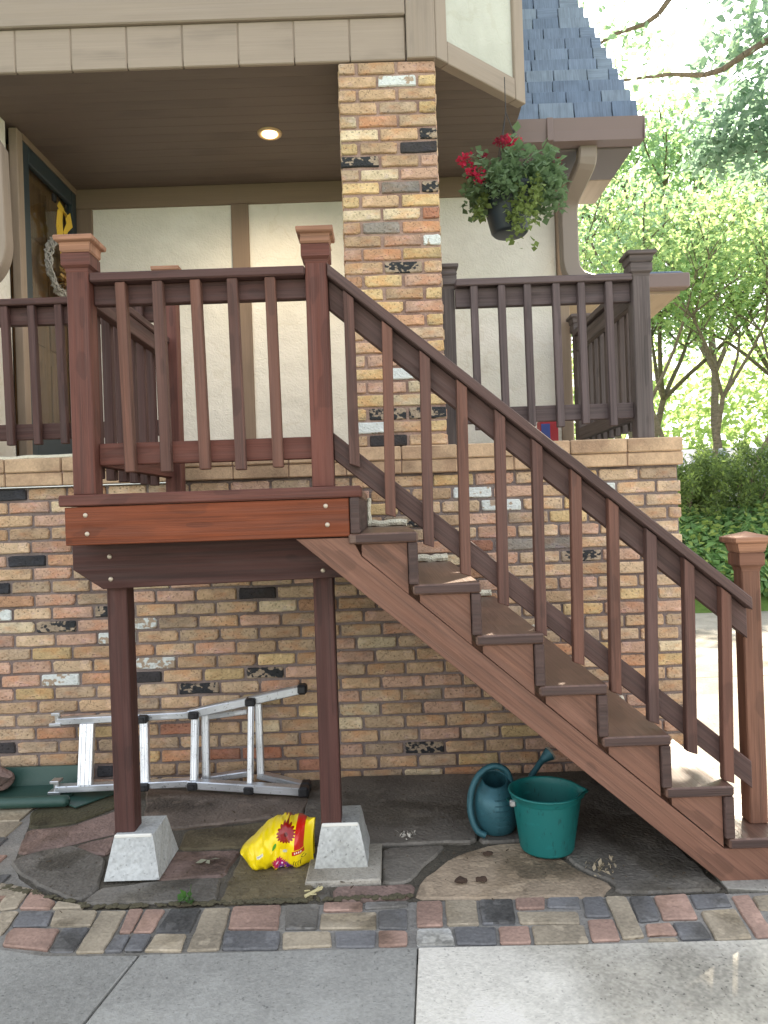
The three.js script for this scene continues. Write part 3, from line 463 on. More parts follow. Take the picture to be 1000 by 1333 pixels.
  const ds = mesh('downspout', sq([[1.355, 3.62, -4.66], [1.355, 3.55, -4.665], [1.352, 3.5, -4.69], [1.315, 3.4, -4.9], [1.306, 3.36, -4.95], [1.304, 3.3, -4.97], [1.304, 3.1, -4.97], [1.304, 2.98, -4.97], [1.315, 2.91, -4.965], [1.36, 2.85, -4.955], [1.45, 2.815, -4.95], [1.75, 2.77, -4.95]], 0.085, 0.115), M.spout, house);
  mesh('spout_strap', boxG(1.25, 1.36, 3.2, 3.23, -4.93, -5.01, 0.003), M.spout, ds);
}
{ // lower roof of the side wing, its soffit seen from below beyond the railing
  bar('wing_wall', house, M.trimPlain, 1.33, 1.62, 0.0, 2.9, -6.2, -9, 0.003);
  mesh('wing_soffit', slabG([1.33, -5.36, 2.2, -5.36, 2.26, -6.3, 1.33, -6.3], 2.9, 0.05, 0.004), M.trimPlain, house);
  bar('wing_gutter', house, M.gutter, 1.33, 2.24, 2.87, 2.975, -5.27, -5.37, 0.008);
  mesh('wing_roof', plateG([[1.33, 2.98], [2.26, 2.98], [2.2, 3.01], [1.33, 3.01]], -5.34, 1.0, 0, 0.01), M.shake[0], house);
}
// recessed ceiling lamp, lit
{
  const l = thing('ceiling_light', 'round recessed lamp glowing warm in the brown porch ceiling', 'ceiling light', [-0.608, TOP - 0.001, -4.43]);
  mesh('trim_ring', new THREE.TorusGeometry(0.062, 0.012, 10, 36).rotateX(Math.PI / 2), mat([0.6, 0.42, 0.24], { roughness: 0.35, metalness: 0.3 }), l);
  mesh('bulb', new THREE.SphereGeometry(0.048, 20, 12).scale(1, 0.35, 1).translate(0, -0.006, 0), mat([1, 0.85, 0.6], { emissive: new THREE.Color(1, 0.72, 0.34), emissiveIntensity: 1.1 }), l);
  const p = new THREE.SpotLight(0xffe4c0, 1.2, 6, 1.4, 1); p.position.set(-0.608, TOP - 0.04, -4.43); p.target.position.set(-0.608, 0, -4.43); p.castShadow = true; scene.add(p, p.target);
}

// ================================================================ STAIRCASE
const stair = thing('wooden_staircase', 'red brown wooden outdoor staircase with landing and railing climbing to the porch', 'staircase', [0, 0, 0]);
const nos = (k) => (k ? 0.116 + 0.2155 * (k - 1) : -0.083), topY = (k) => (k ? 1.265 - 0.1855 * (k - 1) : 1.434), NEAR = -2.585, FAR = -3.735;
// square turned post cap by lathe with four sides
const sqLathe = (prof) => { const g = new THREE.LatheGeometry(prof.map(([r, y]) => new THREE.Vector2(r * Math.SQRT2, y)), 4).rotateY(Math.PI / 4); return uvm(g); };
function post(parent, m, capM, xc, zc, y0, yt, t, wCap = 0.069) {
  const h = t / 2, p = mesh('post', boxG(xc - h, xc + h, y0, yt - 0.13, zc + h, zc - h, 0.004), m, parent);
  mesh('collar', sqLathe([[h, -0.145], [h + 0.002, -0.132], [h + 0.012, -0.122], [h + 0.012, -0.082], [h + 0.008, -0.078], [0, -0.078]]).translate(xc, yt, zc), m, p);
  mesh('post_cap', sqLathe([[0, -0.077], [h + 0.01, -0.077], [h + 0.014, -0.07], [wCap - 0.016, -0.052], [wCap - 0.014, -0.044], [wCap - 0.004, -0.04], [wCap - 0.001, -0.036], [wCap, -0.024], [wCap - 0.003, -0.02], [0, 0]]).translate(xc, yt, zc), capM, p);
  return p;
}
// landing
for (let i = 0; i < 8; i++) bar('deck_board', stair, i ? M.tread : M.post, -1.139, i ? -0.083 : -0.077, 1.394, 1.434 - (i ? 0.001 : 0), NEAR - i * 0.144, Math.max(NEAR - i * 0.144 - 0.139, FAR), 0.005);
const rim = bar('rim_joist', stair, M.rim, -1.12, -0.122, 1.257, 1.391, NEAR - 0.006, -2.63, 0.003);
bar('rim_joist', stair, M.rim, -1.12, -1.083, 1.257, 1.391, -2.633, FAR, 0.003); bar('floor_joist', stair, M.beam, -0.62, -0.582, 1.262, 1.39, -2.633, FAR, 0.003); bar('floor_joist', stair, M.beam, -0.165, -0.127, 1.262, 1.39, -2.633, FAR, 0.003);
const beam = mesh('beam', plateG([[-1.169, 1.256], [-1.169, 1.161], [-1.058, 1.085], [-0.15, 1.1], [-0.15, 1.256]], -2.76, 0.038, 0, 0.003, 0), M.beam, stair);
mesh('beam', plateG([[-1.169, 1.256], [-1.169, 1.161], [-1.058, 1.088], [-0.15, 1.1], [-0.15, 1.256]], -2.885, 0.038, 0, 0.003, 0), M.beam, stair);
const bolt = (x, y, z, parent, r = 0.0085) => mesh('bolt', new THREE.SphereGeometry(r, 12, 8).scale(1, 1, 0.55).translate(x, y, z), M.bolt, parent);
for (const [x, y] of [[-1.047, 1.362], [-1.043, 1.296], [-0.204, 1.366], [-0.2, 1.3]]) bolt(x, y, NEAR - 0.006, rim);
for (const [x, y] of [[-1.03, 1.206], [-1.028, 1.122], [-0.235, 1.128]]) bolt(x, y, -2.759, beam, 0.009);
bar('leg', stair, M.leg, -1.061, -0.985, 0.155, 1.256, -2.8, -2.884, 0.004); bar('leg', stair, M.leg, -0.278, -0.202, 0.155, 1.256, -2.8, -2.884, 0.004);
// stringers: a straight board below the steps and the pieces that fill the notches
const ANG = Math.atan2(-0.1855, 0.2155);
for (const [z, w] of [[NEAR - 0.012, 0.038], [-3.15, 0.038], [FAR + 0.06, 0.038]]) {
  const low = (x) => 1.25 - (x + 0.312) * 0.8604, up = (x) => topY(2) - 0.036 - (x - (nos(1) - 0.036)) * 0.8608;
  const xe = nos(7) - 0.04, pts = [[-0.312, 1.25], [-0.13, 1.25], [-0.125, up(-0.125) > 1.25 ? 1.25 : up(-0.125)]];
  const board = mesh('stringer', plateG([[-0.312, 1.252], [-0.118, 1.252], [nos(0) - 0.001, up(nos(0)) - 0.0], [nos(6) - 0.038, topY(7) - 0.038], [1.405, topY(7) - 0.038], [1.405, -0.0], [1.14, 0.0]], z, w, ANG, 0.002, 0), M.stringer, stair);
  for (let k = 1; k <= 6; k++) mesh('stringer_block', plateG([[nos(k - 1) - 0.0, topY(k) - 0.0375], [nos(k) - 0.0385, topY(k) - 0.0375], [nos(k) - 0.0385, topY(k + 1) - 0.034], [nos(k - 1) - 0.0, up(nos(k - 1)) + 0.003]], z - 0.004, w - 0.008, ANG, 0.001, 0), M.stringer, board);
}
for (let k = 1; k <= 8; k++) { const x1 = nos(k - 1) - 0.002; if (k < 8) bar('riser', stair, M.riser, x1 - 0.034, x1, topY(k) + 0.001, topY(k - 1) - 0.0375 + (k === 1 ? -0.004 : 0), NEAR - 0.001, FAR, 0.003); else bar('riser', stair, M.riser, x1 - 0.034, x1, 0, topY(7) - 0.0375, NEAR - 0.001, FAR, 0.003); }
for (let k = 1; k <= 7; k++) { const td = bar('tread', stair, M.tread, nos(k - 1) - 0.024 - (k === 1 ? 0.02 : 0), nos(k), topY(k) - 0.036, topY(k), NEAR, FAR, 0.006); bar('end_grain', td, M.riser, nos(k - 1) - 0.018, nos(k) - 0.006, topY(k) - 0.031, topY(k) - 0.005, NEAR + 0.002, NEAR - 0.004, 0.001); }
for (let k = 1; k <= 6; k++) { const g = tube(Array.from({ length: 8 }, (_, i) => [nos(k - 1) + i * 0.028, topY(k) + 0.012 + rB() * 0.01, FAR + 0.006 - rB() * 0.008]), 0.013 + rB() * 0.006, 24, 7); stuff(mesh('foam_bead', uvm(g), M.foam, stair)); }
stuff(mesh('foam_bead', uvm(tube(Array.from({ length: 8 }, (_, i) => [nos(0) + 0.004 + rB() * 0.006, 1.27 + i * 0.02, FAR + 0.004 - rB() * 0.006]), 0.012, 24, 7)), M.foam, stair));
// posts
const PT = 0.078;
post(stair, M.post, M.capTan, -1.06, -2.62 - PT / 2, 1.434, 2.37, PT); post(stair, M.post, M.capTan, -0.213, -2.63 - PT / 2, 1.434, 2.377, PT, 0.066);
const newel = post(stair, M.newel, M.capTan, 1.333, -2.7 - 0.034, topY(7), 1.222, 0.068, 0.068);
for (let i = 0; i < 4; i++) mesh('reed', boxG(1.2985, 1.3675, 1.075 + i * 0.011, 1.082 + i * 0.011, -2.699, -2.769, 0.002), M.newel, newel);
// landing rail, front
const level = (parent, m, x0, x1, yTop, zf, h = 0.105, capH = 0.038) => { bar('top_rail', parent, m, x0, x1, yTop - capH, yTop, zf + 0.002, zf - 0.092, 0.005); bar('sub_rail', parent, m, x0, x1, yTop - capH - h, yTop - capH - 0.001, zf - 0.042, zf - 0.08, 0.003); };
level(stair, M.rail, -1.02, -0.2525, 2.224, -2.625, 0.072, 0.033);
bar('bottom_rail', stair, M.post, -1.02, -0.2525, 1.54, 1.619, -2.667, -2.705, 0.003);
for (const [xt, xb] of [[-0.913, -0.9], [-0.781, -0.772], [-0.646, -0.634], [-0.514, -0.506], [-0.379, -0.373]]) mesh('baluster', strut([xb + 0.001, 1.505 + rA() * 0.008, -2.6475], [xt, 2.189, -2.6475], 0.037, 0.037), [M.baluster, M.balusterB, M.balusterC][Math.floor(rA() * 3)], stair);
// landing rail, left side, back to the porch post
bar('top_rail', stair, M.rail, -1.108, -1.015, 2.19, 2.224, -2.7, -3.6, 0.005); bar('sub_rail', stair, M.rail, -1.062, -1.024, 2.118, 2.189, -2.7, -3.6, 0.003); bar('bottom_rail', stair, M.post, -1.062, -1.024, 1.54, 1.619, -2.7, -3.6, 0.003);
for (let i = 0; i < 6; i++) bar('baluster', stair, M.rail, -1.1, -1.063, 1.5, 2.189, -2.8 - i * 0.137, -2.837 - i * 0.137, 0.003);
post(stair, M.post, M.capTan, -1.02, -3.6 - PT / 2, 1.434, 2.585, PT);
// stair rail
const hand = (x) => 2.228 - 0.8426 * (x + 0.172), lowTop = (x) => 1.572 - 0.8426 * (x + 0.103), RA = Math.atan(-0.8426);
const slope = (name, f, d0, d1, x0, x1, z, th) => mesh(name, plateG([[x0, f(x0) - d0], [x1, f(x1) - d0], [x1, f(x1) - d1], [x0, f(x0) - d1]], z, th, RA, 0.004, 0), M.stairRail, stair);
slope('hand_rail', hand, 0, 0.044, -0.173, 1.297, -2.622, 0.095); slope('sub_rail', hand, 0.046, 0.152, -0.173, 1.297, -2.668, 0.038); slope('bottom_rail', lowTop, 0, 0.098, -0.173, 1.297, -2.668, 0.038);
[[-0.101, -0.099], [0.033, 0.023], [0.164, 0.156], [0.292, 0.284], [0.424, 0.416], [0.553, 0.547], [0.688, 0.677], [0.818, 0.806], [0.949, 0.936], [1.08, 1.068], [1.208, 1.196]].forEach(([xt, xb], i) => {
  const t = hand(xt) - 0.05, b = lowTop(xb) - 0.142 + (i ? 0 : 0.08), h = 0.0185, e = 0.8426 * h;
  mesh('baluster', plateG([[xb - h, b + e * 0.4], [xt - h, t + e], [xt + h, t - e], [xb + h, b - e * 0.4]], -2.629, 0.037, 0, 0.003, 1), [M.baluster, M.balusterC, M.balusterB][Math.floor(rA() * 3)], stair);
});

// footings under the legs
function footing(x0, x1, zf, y0, label) {
  const b = thing('concrete_footing', label, 'concrete footing', [(x0 + x1) / 2, y0, zf - 0.125], 'tapered concrete blocks under the landing legs');
  const g = new THREE.BoxGeometry(1, 1, 1, 8, 8, 8), p = g.attributes.position, w = (x1 - x0) / 2, r = rng(Math.round((x0 + 5) * 100));
  for (let i = 0; i < p.count; i++) { const y = p.getY(i) + 0.5, k = 1 - 0.3 * y, n = (vn(p.getX(i) * 9 + 20, p.getZ(i) * 9 + y * 7 + 20, 64, 64, 3) - 0.5) * 0.006; p.setXYZ(i, p.getX(i) * 2 * w * k + n, y * 0.152 + n * 0.3, p.getZ(i) * 0.25 * k + n); }
  mesh('block', uvm(g), M.block, b);
  mesh('plaster_strip', boxG(-w * 0.7, w * 0.66, 0.143, 0.156, 0.091, 0.08, 0.003), M.pale, b);
  return b;
}
footing(-1.083, -0.877, -2.735, 0.006, 'tapered grey concrete footing under the left leg of the landing');
footing(-0.306, -0.104, -2.757, 0.012, 'tapered grey concrete footing under the right leg, beside the yellow bag');
tag(mesh('concrete_pad', slabG([-0.33, -2.66, -0.056, -2.664, -0.053, -2.955, -0.33, -2.95], 0.016, 0.03, 0.005), mat([0.42, 0.39, 0.34], { map: concMap, bumpMap: gritBump, bumpScale: 0.006, roughness: 0.95 })), 'flat square concrete paving pad beneath the right footing', 'paving pad');

// ================================================================ PORCH RAILINGS
{
  const l = thing('porch_railing', 'dark brown porch railing in front of the door at far left', 'railing');
  level(l, M.rail, -2.6, -1.062, 2.482, -3.74, 0.092, 0.034); bar('bottom_rail', l, M.rail, -2.6, -1.062, 1.77, 1.85, -3.785, -3.82, 0.003);
  for (let i = 0; i < 11; i++) { const x = -1.208 - i * 0.137; mesh('baluster', strut([x + 0.012, 1.74, -3.7605], [x, 2.446, -3.7605], 0.036, 0.036), M.rail, l); }
  const q = thing('porch_railing', 'weathered purple brown porch railing right of the brick pillar, with square end post', 'railing');
  post(q, M.endPost, M.endPost, 1.343, -3.79, 1.668, 2.635, 0.086, 0.074); post(q, M.endPost, M.endPost, 0.366, -3.86, 1.668, 2.625, 0.075, 0.06); post(q, M.endPost, M.endPost, 1.36, -4.99, 1.668, 2.635, 0.08, 0.072);
  level(q, M.porchRail, 0.404, 1.299, 2.507, -3.745, 0.098, 0.036); bar('bottom_rail', q, M.porchRail, 0.404, 1.299, 1.776, 1.856, -3.79, -3.826, 0.003);
  for (const x of [0.495, 0.635, 0.766, 0.912, 1.04, 1.18]) mesh('baluster', strut([x + 0.004, 1.735 + rA() * 0.02, -3.768], [x, 2.47, -3.768], 0.037, 0.037), M.porchRail, q);
  bar('top_rail', q, M.endPost, 1.3, 1.39, 2.471, 2.507, -3.836, -4.95, 0.004); bar('sub_rail', q, M.endPost, 1.325, 1.362, 2.372, 2.47, -3.836, -4.95, 0.003); bar('bottom_rail', q, M.endPost, 1.325, 1.362, 1.776, 1.856, -3.836, -4.95, 0.003);
  for (let i = 0; i < 8; i++) bar('baluster', q, M.endPost, 1.363, 1.4, 1.735, 2.47, -3.93 - i * 0.125, -3.967 - i * 0.125, 0.003);
}

// ================================================================ SMALL THINGS
{ // folding ladder lying on its edge against the wall
  const t = thing('folding_ladder', 'folded aluminium ladder lying on its edge on the stones against the brick wall', 'ladder');
  const S = (a, b, w = 0.032, d = 0.05) => mesh('stile', strut(a, b, w, d, 0.004), M.alu, t);
  S([-1.642, 0.36, -3.655], [-0.967, 0.377, -3.635]); S([-0.99, 0.382, -3.615], [-0.433, 0.486, -3.615], 0.04); S([-0.94, 0.352, -3.67], [-0.71, 0.376, -3.67], 0.028);
  S([-1.628, 0.055, -3.575], [-0.945, 0.071, -3.555]); S([-0.98, 0.072, -3.535], [-0.428, 0.046, -3.465], 0.038); S([-0.94, 0.055, -3.635], [-0.702, 0.08, -3.635], 0.028); S([-0.657, 0.075, -3.615], [-0.432, 0.032, -3.565], 0.03);
  const P = (a, b, w, d = 0.03) => { const A = new THREE.Vector3(...a), B = new THREE.Vector3(...b); const g = strut(a, b, w, d, 0.003); const o = mesh('step', g, M.alu, t); const n = w * 0.5; for (const s of [-1, 0, 1]) mesh('tread_rib', strut([a[0] + s * n * 0.6, a[1], a[2] + d * 0.5], [b[0] + s * n * 0.6, b[1], b[2] + d * 0.5], 0.004, 0.006, 0.001), M.alu, o); return o; };
  P([-1.49, 0.35, -3.63], [-1.483, 0.07, -3.56], 0.07); P([-1.211, 0.36, -3.63], [-1.192, 0.07, -3.56], 0.042); P([-0.957, 0.375, -3.615], [-0.953, 0.075, -3.54], 0.034); P([-0.918, 0.365, -3.66], [-0.912, 0.06, -3.61], 0.036); P([-0.678, 0.43, -3.595], [-0.68, 0.055, -3.51], 0.026); P([-0.652, 0.415, -3.65], [-0.643, 0.07, -3.605], 0.034);
  for (const [x, y, z] of [[-0.957, 0.384, -3.6], [-0.953, 0.068, -3.525], [-0.678, 0.44, -3.59], [-0.68, 0.05, -3.495], [-1.211, 0.368, -3.615], [-1.192, 0.062, -3.55]]) mesh('hinge', merge([uvm(cbox(0.05, 0.036, 0.062, 0.006)).translate(x, y, z), uvm(new THREE.CylinderGeometry(0.011, 0.011, 0.075, 12).rotateX(Math.PI / 2)).translate(x, y, z)]), M.black, t);
  for (const [x, y, z] of [[-0.43, 0.487, -3.615], [-0.42, 0.045, -3.463], [-0.42, 0.032, -3.56]]) mesh('rubber_foot', uvm(cbox(0.05, 0.048, 0.06, 0.01)).translate(x, y, z), M.black, t);
  for (const [x, y, z] of [[-1.645, 0.37, -3.65], [-1.628, 0.062, -3.575]]) mesh('end_bracket', merge([uvm(cbox(0.045, 0.014, 0.055, 0.003)).translate(x, y + 0.03, z), uvm(cbox(0.06, 0.016, 0.055, 0.003)).translate(x - 0.004, y - 0.022, z), uvm(new THREE.CylinderGeometry(0.014, 0.014, 0.06, 12)).translate(x, y, z)]), M.steel, t);
}
{ // green plastic trough at left
  const gm = mat([0.028, 0.075, 0.06], { roughness: 0.45, bumpMap: gritBump, bumpScale: 0.001 });
  const t = thing('plastic_trough', 'dark green plastic trough lying at the foot of the brick wall, far left', 'trough');
  const pr = (pts, x0, x1) => uvm(new THREE.ExtrudeGeometry(new THREE.Shape(pts.map(([a, b]) => new THREE.Vector2(a, b))), { depth: x1 - x0, bevelEnabled: true, bevelSize: 0.003, bevelThickness: 0.003, bevelSegments: 1, curveSegments: 6 }).rotateY(Math.PI / 2).translate(x0, 0, 0));
  mesh('floor', pr([[3.48, 0.014], [3.48, 0.022], [3.68, 0.035], [3.7, 0.12], [3.708, 0.12], [3.69, 0.026]], -2.6, -1.56), gm, t);
  const roll = new THREE.CapsuleGeometry(0.026, 1.05, 8, 18).rotateZ(Math.PI / 2).scale(1, 1.0, 1.1).translate(-2.07, 0.034, -3.468); mesh('rolled_edge', roll, gm, t);
  mesh('end_flap', strut([-1.56, 0.016, -3.49], [-1.43, 0.012, -3.68], 0.006, 0.2, 0.001), gm, t);
  const st = new THREE.IcosahedronGeometry(0.075, 3), p = st.attributes.position; for (let i = 0; i < p.count; i++) { const n = 0.75 + 0.5 * vn(p.getX(i) * 25 + 9, p.getY(i) * 25 + p.getZ(i) * 17 + 9, 64, 64, 8); p.setXYZ(i, p.getX(i) * n * 1.3, p.getY(i) * n * 0.75, p.getZ(i) * n); }
  tag(mesh('stone', uvm(st).translate(-1.955, 0.095, -3.62), stoneM.rose), 'brownish grey stone resting in the green trough', 'stone');
}
{ // bucket
  const t = thing('bucket', 'teal green plastic bucket with pouring lip on the tan flagstone', 'bucket', [0.592, 0.009, -2.885]), m = mat([0.005, 0.15, 0.145], { roughness: 0.75, map: grimeMap, roughnessMap: grimeRough });
  const prof = [[0, 0.004], [0.092, 0.004], [0.099, 0.0], [0.104, 0.008], [0.128, 0.195], [0.1285, 0.198], [0.134, 0.2], [0.1345, 0.218], [0.142, 0.22], [0.1435, 0.226], [0.138, 0.229], [0.13, 0.224], [0.126, 0.2], [0.1, 0.012], [0, 0.01]];
  const g = new THREE.LatheGeometry(prof.map(([a, b]) => new THREE.Vector2(a, b)), 72), p = g.attributes.position;
  for (let i = 0; i < p.count; i++) { const x = p.getX(i), y = p.getY(i), z = p.getZ(i), a = Math.atan2(z, x), k = Math.exp(-((a - 0.1) ** 2) / 0.03) * ss(0.17, 0.225, y); p.setXYZ(i, x * (1 + 0.17 * k), y - 0.004 * k, z); }
  g.computeVertexNormals(); mesh('body', g, m, t);
  for (const s of [-1, 1]) mesh('handle_lug', uvm(cbox(0.024, 0.026, 0.02, 0.005)).translate(-0.136 * Math.cos(0.2), 0.188, 0.03 + s * 0.0).rotateY(s > 0 ? 0 : Math.PI), s > 0 ? M.steel : m, t);
  mesh('wire_handle', tube([[-0.142, 0.19, 0.03], [-0.14, 0.17, -0.06], [-0.08, 0.15, -0.125], [0.02, 0.145, -0.14], [0.1, 0.16, -0.1], [0.138, 0.19, -0.03]], 0.0025, 40, 6), m, t);
}
{ // watering can
  const t = thing('watering_can', 'blue green watering can with big loop handle behind the bucket', 'watering can', [0.42, 0.006, -3.06]), m = mat([0.035, 0.13, 0.165], { roughness: 0.65, metalness: 0.3, map: grimeMap, roughnessMap: grimeRough, bumpMap: gritBump, bumpScale: 0.0008 });
  const prof = [[0, 0.002], [0.06, 0.0], [0.075, 0.01], [0.09, 0.045], [0.096, 0.09], [0.092, 0.135], [0.078, 0.18], [0.055, 0.21], [0.05, 0.214], [0.046, 0.208], [0.06, 0.19], [0.08, 0.14], [0.085, 0.09], [0.07, 0.03], [0, 0.02]];
  const g = new THREE.LatheGeometry(prof.map(([a, b]) => new THREE.Vector2(a, b)), 56), p = g.attributes.position;
  for (let i = 0; i < p.count; i++) { const y = p.getY(i), z = p.getZ(i); p.setXYZ(i, p.getX(i), y - 0.4 * z * ss(0.13, 0.21, y), z); }
  g.computeVertexNormals(); mesh('body', g, m, t);
  for (let i = 0; i < 7; i++) { const rr = [0.081, 0.09, 0.0945, 0.0965, 0.0955, 0.0925, 0.086][i], y = 0.024 + i * 0.021; mesh('level_mark', new THREE.TorusGeometry(rr, 0.0022, 6, 16, 0.62).rotateX(Math.PI / 2).rotateY(-1.1).translate(0, y + 0.004, 0), m, t); }
  mesh('handle', tube([[-0.055, 0.012, 0.075], [-0.085, 0.03, 0.07], [-0.108, 0.09, 0.05], [-0.1, 0.17, 0.02], [-0.06, 0.235, 0], [0.0, 0.262, -0.01], [0.05, 0.24, -0.012], [0.07, 0.19, -0.01], [0.082, 0.13, 0]], 0.0135, 60, 12), m, t);
  mesh('spout', merge([tube([[0.07, 0.06, -0.03], [0.11, 0.1, -0.05], [0.16, 0.17, -0.09], [0.225, 0.238, -0.13]], 0.013, 30, 12), rod([0.225, 0.238, -0.13], [0.262, 0.262, -0.14], 0.014, 0.03, 18)]), m, t);
  mesh('rose', rod([0.262, 0.262, -0.14], [0.27, 0.266, -0.142], 0.031, 0.027, 20), mat([0.4, 0.36, 0.3], { roughness: 0.5 }), t);
}
{ // yellow bag
  const cv = document.createElement('canvas'); cv.width = 1024; cv.height = 768; const c = cv.getContext('2d'); c.scale(2, 2);
  c.fillStyle = '#f3d70a'; c.fillRect(0, 0, 512, 384);
  c.fillStyle = '#c41f12'; c.fillRect(392, 0, 60, 190); c.fillRect(376, 196, 80, 34); c.fillStyle = '#f4e9d2'; for (let i = 0; i < 4; i++) c.fillRect(392 + i * 13, 206, 8, 14);
  const flower = (x, y, r, col, n, in2) => { c.fillStyle = col; for (let i = 0; i < n; i++) { c.save(); c.translate(x, y); c.rotate((i / n) * Math.PI * 2); c.beginPath(); c.ellipse(r * 0.6, 0, r * 0.48, r * 0.17, 0, 0, 7); c.fill(); c.restore(); } c.fillStyle = in2; c.beginPath(); c.arc(x, y, r * 0.22, 0, 7); c.fill(); };
  flower(330, 66, 62, '#8c120f', 17, '#5a0d0a'); flower(268, 296, 40, '#c2245a', 12, '#f0c8d8'); flower(300, 316, 30, '#b01f70', 10, '#fff'); flower(350, 338, 34, '#7a2a9c', 12, '#d8b5f0'); flower(290, 350, 26, '#8a3fae', 10, '#eee');
  c.fillStyle = '#4f9a2a'; c.beginPath(); c.ellipse(252, 148, 11, 28, 0.3, 0, 7); c.fill();
  c.fillStyle = '#d9d9c4'; c.fillRect(130, 150, 44, 30); c.fillStyle = '#777'; c.fillRect(136, 156, 30, 4); c.fillRect(136, 164, 26, 4); c.fillStyle = '#c9cbb8'; c.beginPath(); c.arc(322, 212, 17, 0, 7); c.fill();
  c.strokeStyle = '#20200a'; c.lineWidth = 4; for (let i = 0; i < 4; i++) { c.beginPath(); c.moveTo(384 + i * 15, 320); c.quadraticCurveTo(380 + i * 16, 280, 398 + i * 14, 284); c.stroke(); }
  c.beginPath(); c.arc(452, 262, 13, 0, 5); c.stroke();
  const ct = new THREE.CanvasTexture(cv); ct.colorSpace = THREE.SRGBColorSpace;
  const N = 70, K = 48, pos = [], uv = [], idx = [];
  for (let i = 0; i <= N; i++) for (let j = 0; j <= K; j++) {
    const u = i / N, a = (j / K) * Math.PI * 2, end = Math.pow(clamp(1 - Math.pow(1 - u, 3)), 0.7), h = (0.08 + 0.006 * u) * Math.pow(Math.sin(Math.min(1, 0.004 + u / 0.6) * Math.PI / 2), 0.62), d = 0.1 * Math.sqrt(clamp(ss(0, 0.25, u) * 0.85 + 0.15)) * (1 - 0.72 * ss(0.78, 1, u));
    const n = (fbm(u, j / K, 5, 6, 4, 301) - 0.5) * 0.04 + (fbm(u, j / K, 14, 8, 3, 305) - 0.5) * 0.022, ca = Math.cos(a), sa = Math.sin(a), e = 0.8, sx = Math.sign(ca) * Math.pow(Math.abs(ca), e), sy = Math.sign(sa) * Math.pow(Math.abs(sa), e);
    const k = 1 + n / 0.09; pos.push(-0.587 + u * 0.272 + (sa > 0 ? 0.02 * sa * (u - 0.5) : 0), Math.max(0.002, mix(0.05, h, ss(0, 0.55, u)) + h * sy * k), -2.86 + d * sx * k); uv.push(u, clamp(0.5 + 0.5 * sy));
  }
  for (let i = 0; i < N; i++) for (let j = 0; j < K; j++) { const a = i * (K + 1) + j, b = a + K + 1; idx.push(a, a + 1, b, b, a + 1, b + 1); }
  const g = new THREE.BufferGeometry(); g.setAttribute('position', new THREE.Float32BufferAttribute(pos, 3)); g.setAttribute('uv', new THREE.Float32BufferAttribute(uv, 2)); g.setIndex(idx); g.computeVertexNormals();
  const t = thing('soil_bag', 'crumpled bright yellow plastic bag with red flower print beside right footing', 'bag');
  mesh('bag', g, mat([1, 1, 1], { map: ct, roughness: 0.32, clearcoat: 0.3, clearcoatRoughness: 0.25 }), t);
}
// bits on the ground
const rC = rng(88);
function crumple(r, sq, seed) { const g = new THREE.IcosahedronGeometry(r, 3), p = g.attributes.position; for (let i = 0; i < p.count; i++) { const x = p.getX(i) / r, y = p.getY(i) / r, z = p.getZ(i) / r, n = 0.6 + 0.8 * vn(x * 2.4 + seed, z * 2.4 + y * 1.7 + seed, 64, 64, seed); p.setXYZ(i, x * r * n, Math.max(-0.2, y) * r * sq * n, z * r * n * 0.7); } return uvm(g); }
const dead = mat([0.05, 0.03, 0.02], { roughness: 0.95 });
for (const [x, z, r, l] of [[0.228, -2.634, 0.022, 'dark curled dead leaf, left one of the two near the stone edge'], [0.306, -2.64, 0.019, 'dark curled dead leaf, right one of the two near the stone edge'], [0.353, -2.836, 0.016, 'dark dead leaf on the tan flagstone beside the bucket']]) tag(mesh('dead_leaf', crumple(r, 0.6, Math.round(x * 100)).translate(x, 0.014, z), dead), l, 'dead leaf', 'dead leaves on the tan flagstone');
{
  const bits = (n, x0, z0, w, d, L) => leafCloud(n, rC, (q) => { const a = q(), b = q(); return [x0 + (a + q() - 1) * w, 0.013 + q() * 0.006, z0 + (b + q() - 1) * d, 0.5 + q()]; }, L, L * 0.5);
  tag(stuff(mesh('leaf_litter', bits(46, 0.753, -2.71, 0.06, 0.08, 0.02), leaf([0.36, 0.3, 0.21], 0.15))), 'dry pale twigs and litter on the stones right of the bucket', 'leaf litter');
  tag(stuff(mesh('leaf_litter', bits(24, 0.05, -3.02, 0.045, 0.03, 0.018), leaf([0.6, 0.57, 0.5], 0.15))), 'small pale scraps on the dark stone between footing and watering can', 'leaf litter');
  const w = []; for (let i = 0; i < 4; i++) { const x = -0.31 + (rC() - 0.5) * 0.07, z = -2.59 + (rC() - 0.5) * 0.05, a = rC() * 6.3, l = 0.02 + rC() * 0.03; w.push(uvm(rod([x, 0.014, z], [x + Math.cos(a) * l, 0.018 + rC() * 0.01, z + Math.sin(a) * l], 0.0035, 0.002, 6))); }
  w.push(uvm(rod([-0.32, 0.014, -2.565], [-0.262, 0.024, -2.605], 0.006, 0.005, 8)));
  tag(stuff(mesh('wood_chips', merge(w), mat([0.5, 0.44, 0.24]))), 'yellowish wood splinters on the stone edge in front of the yellow bag', 'wood chips');
}
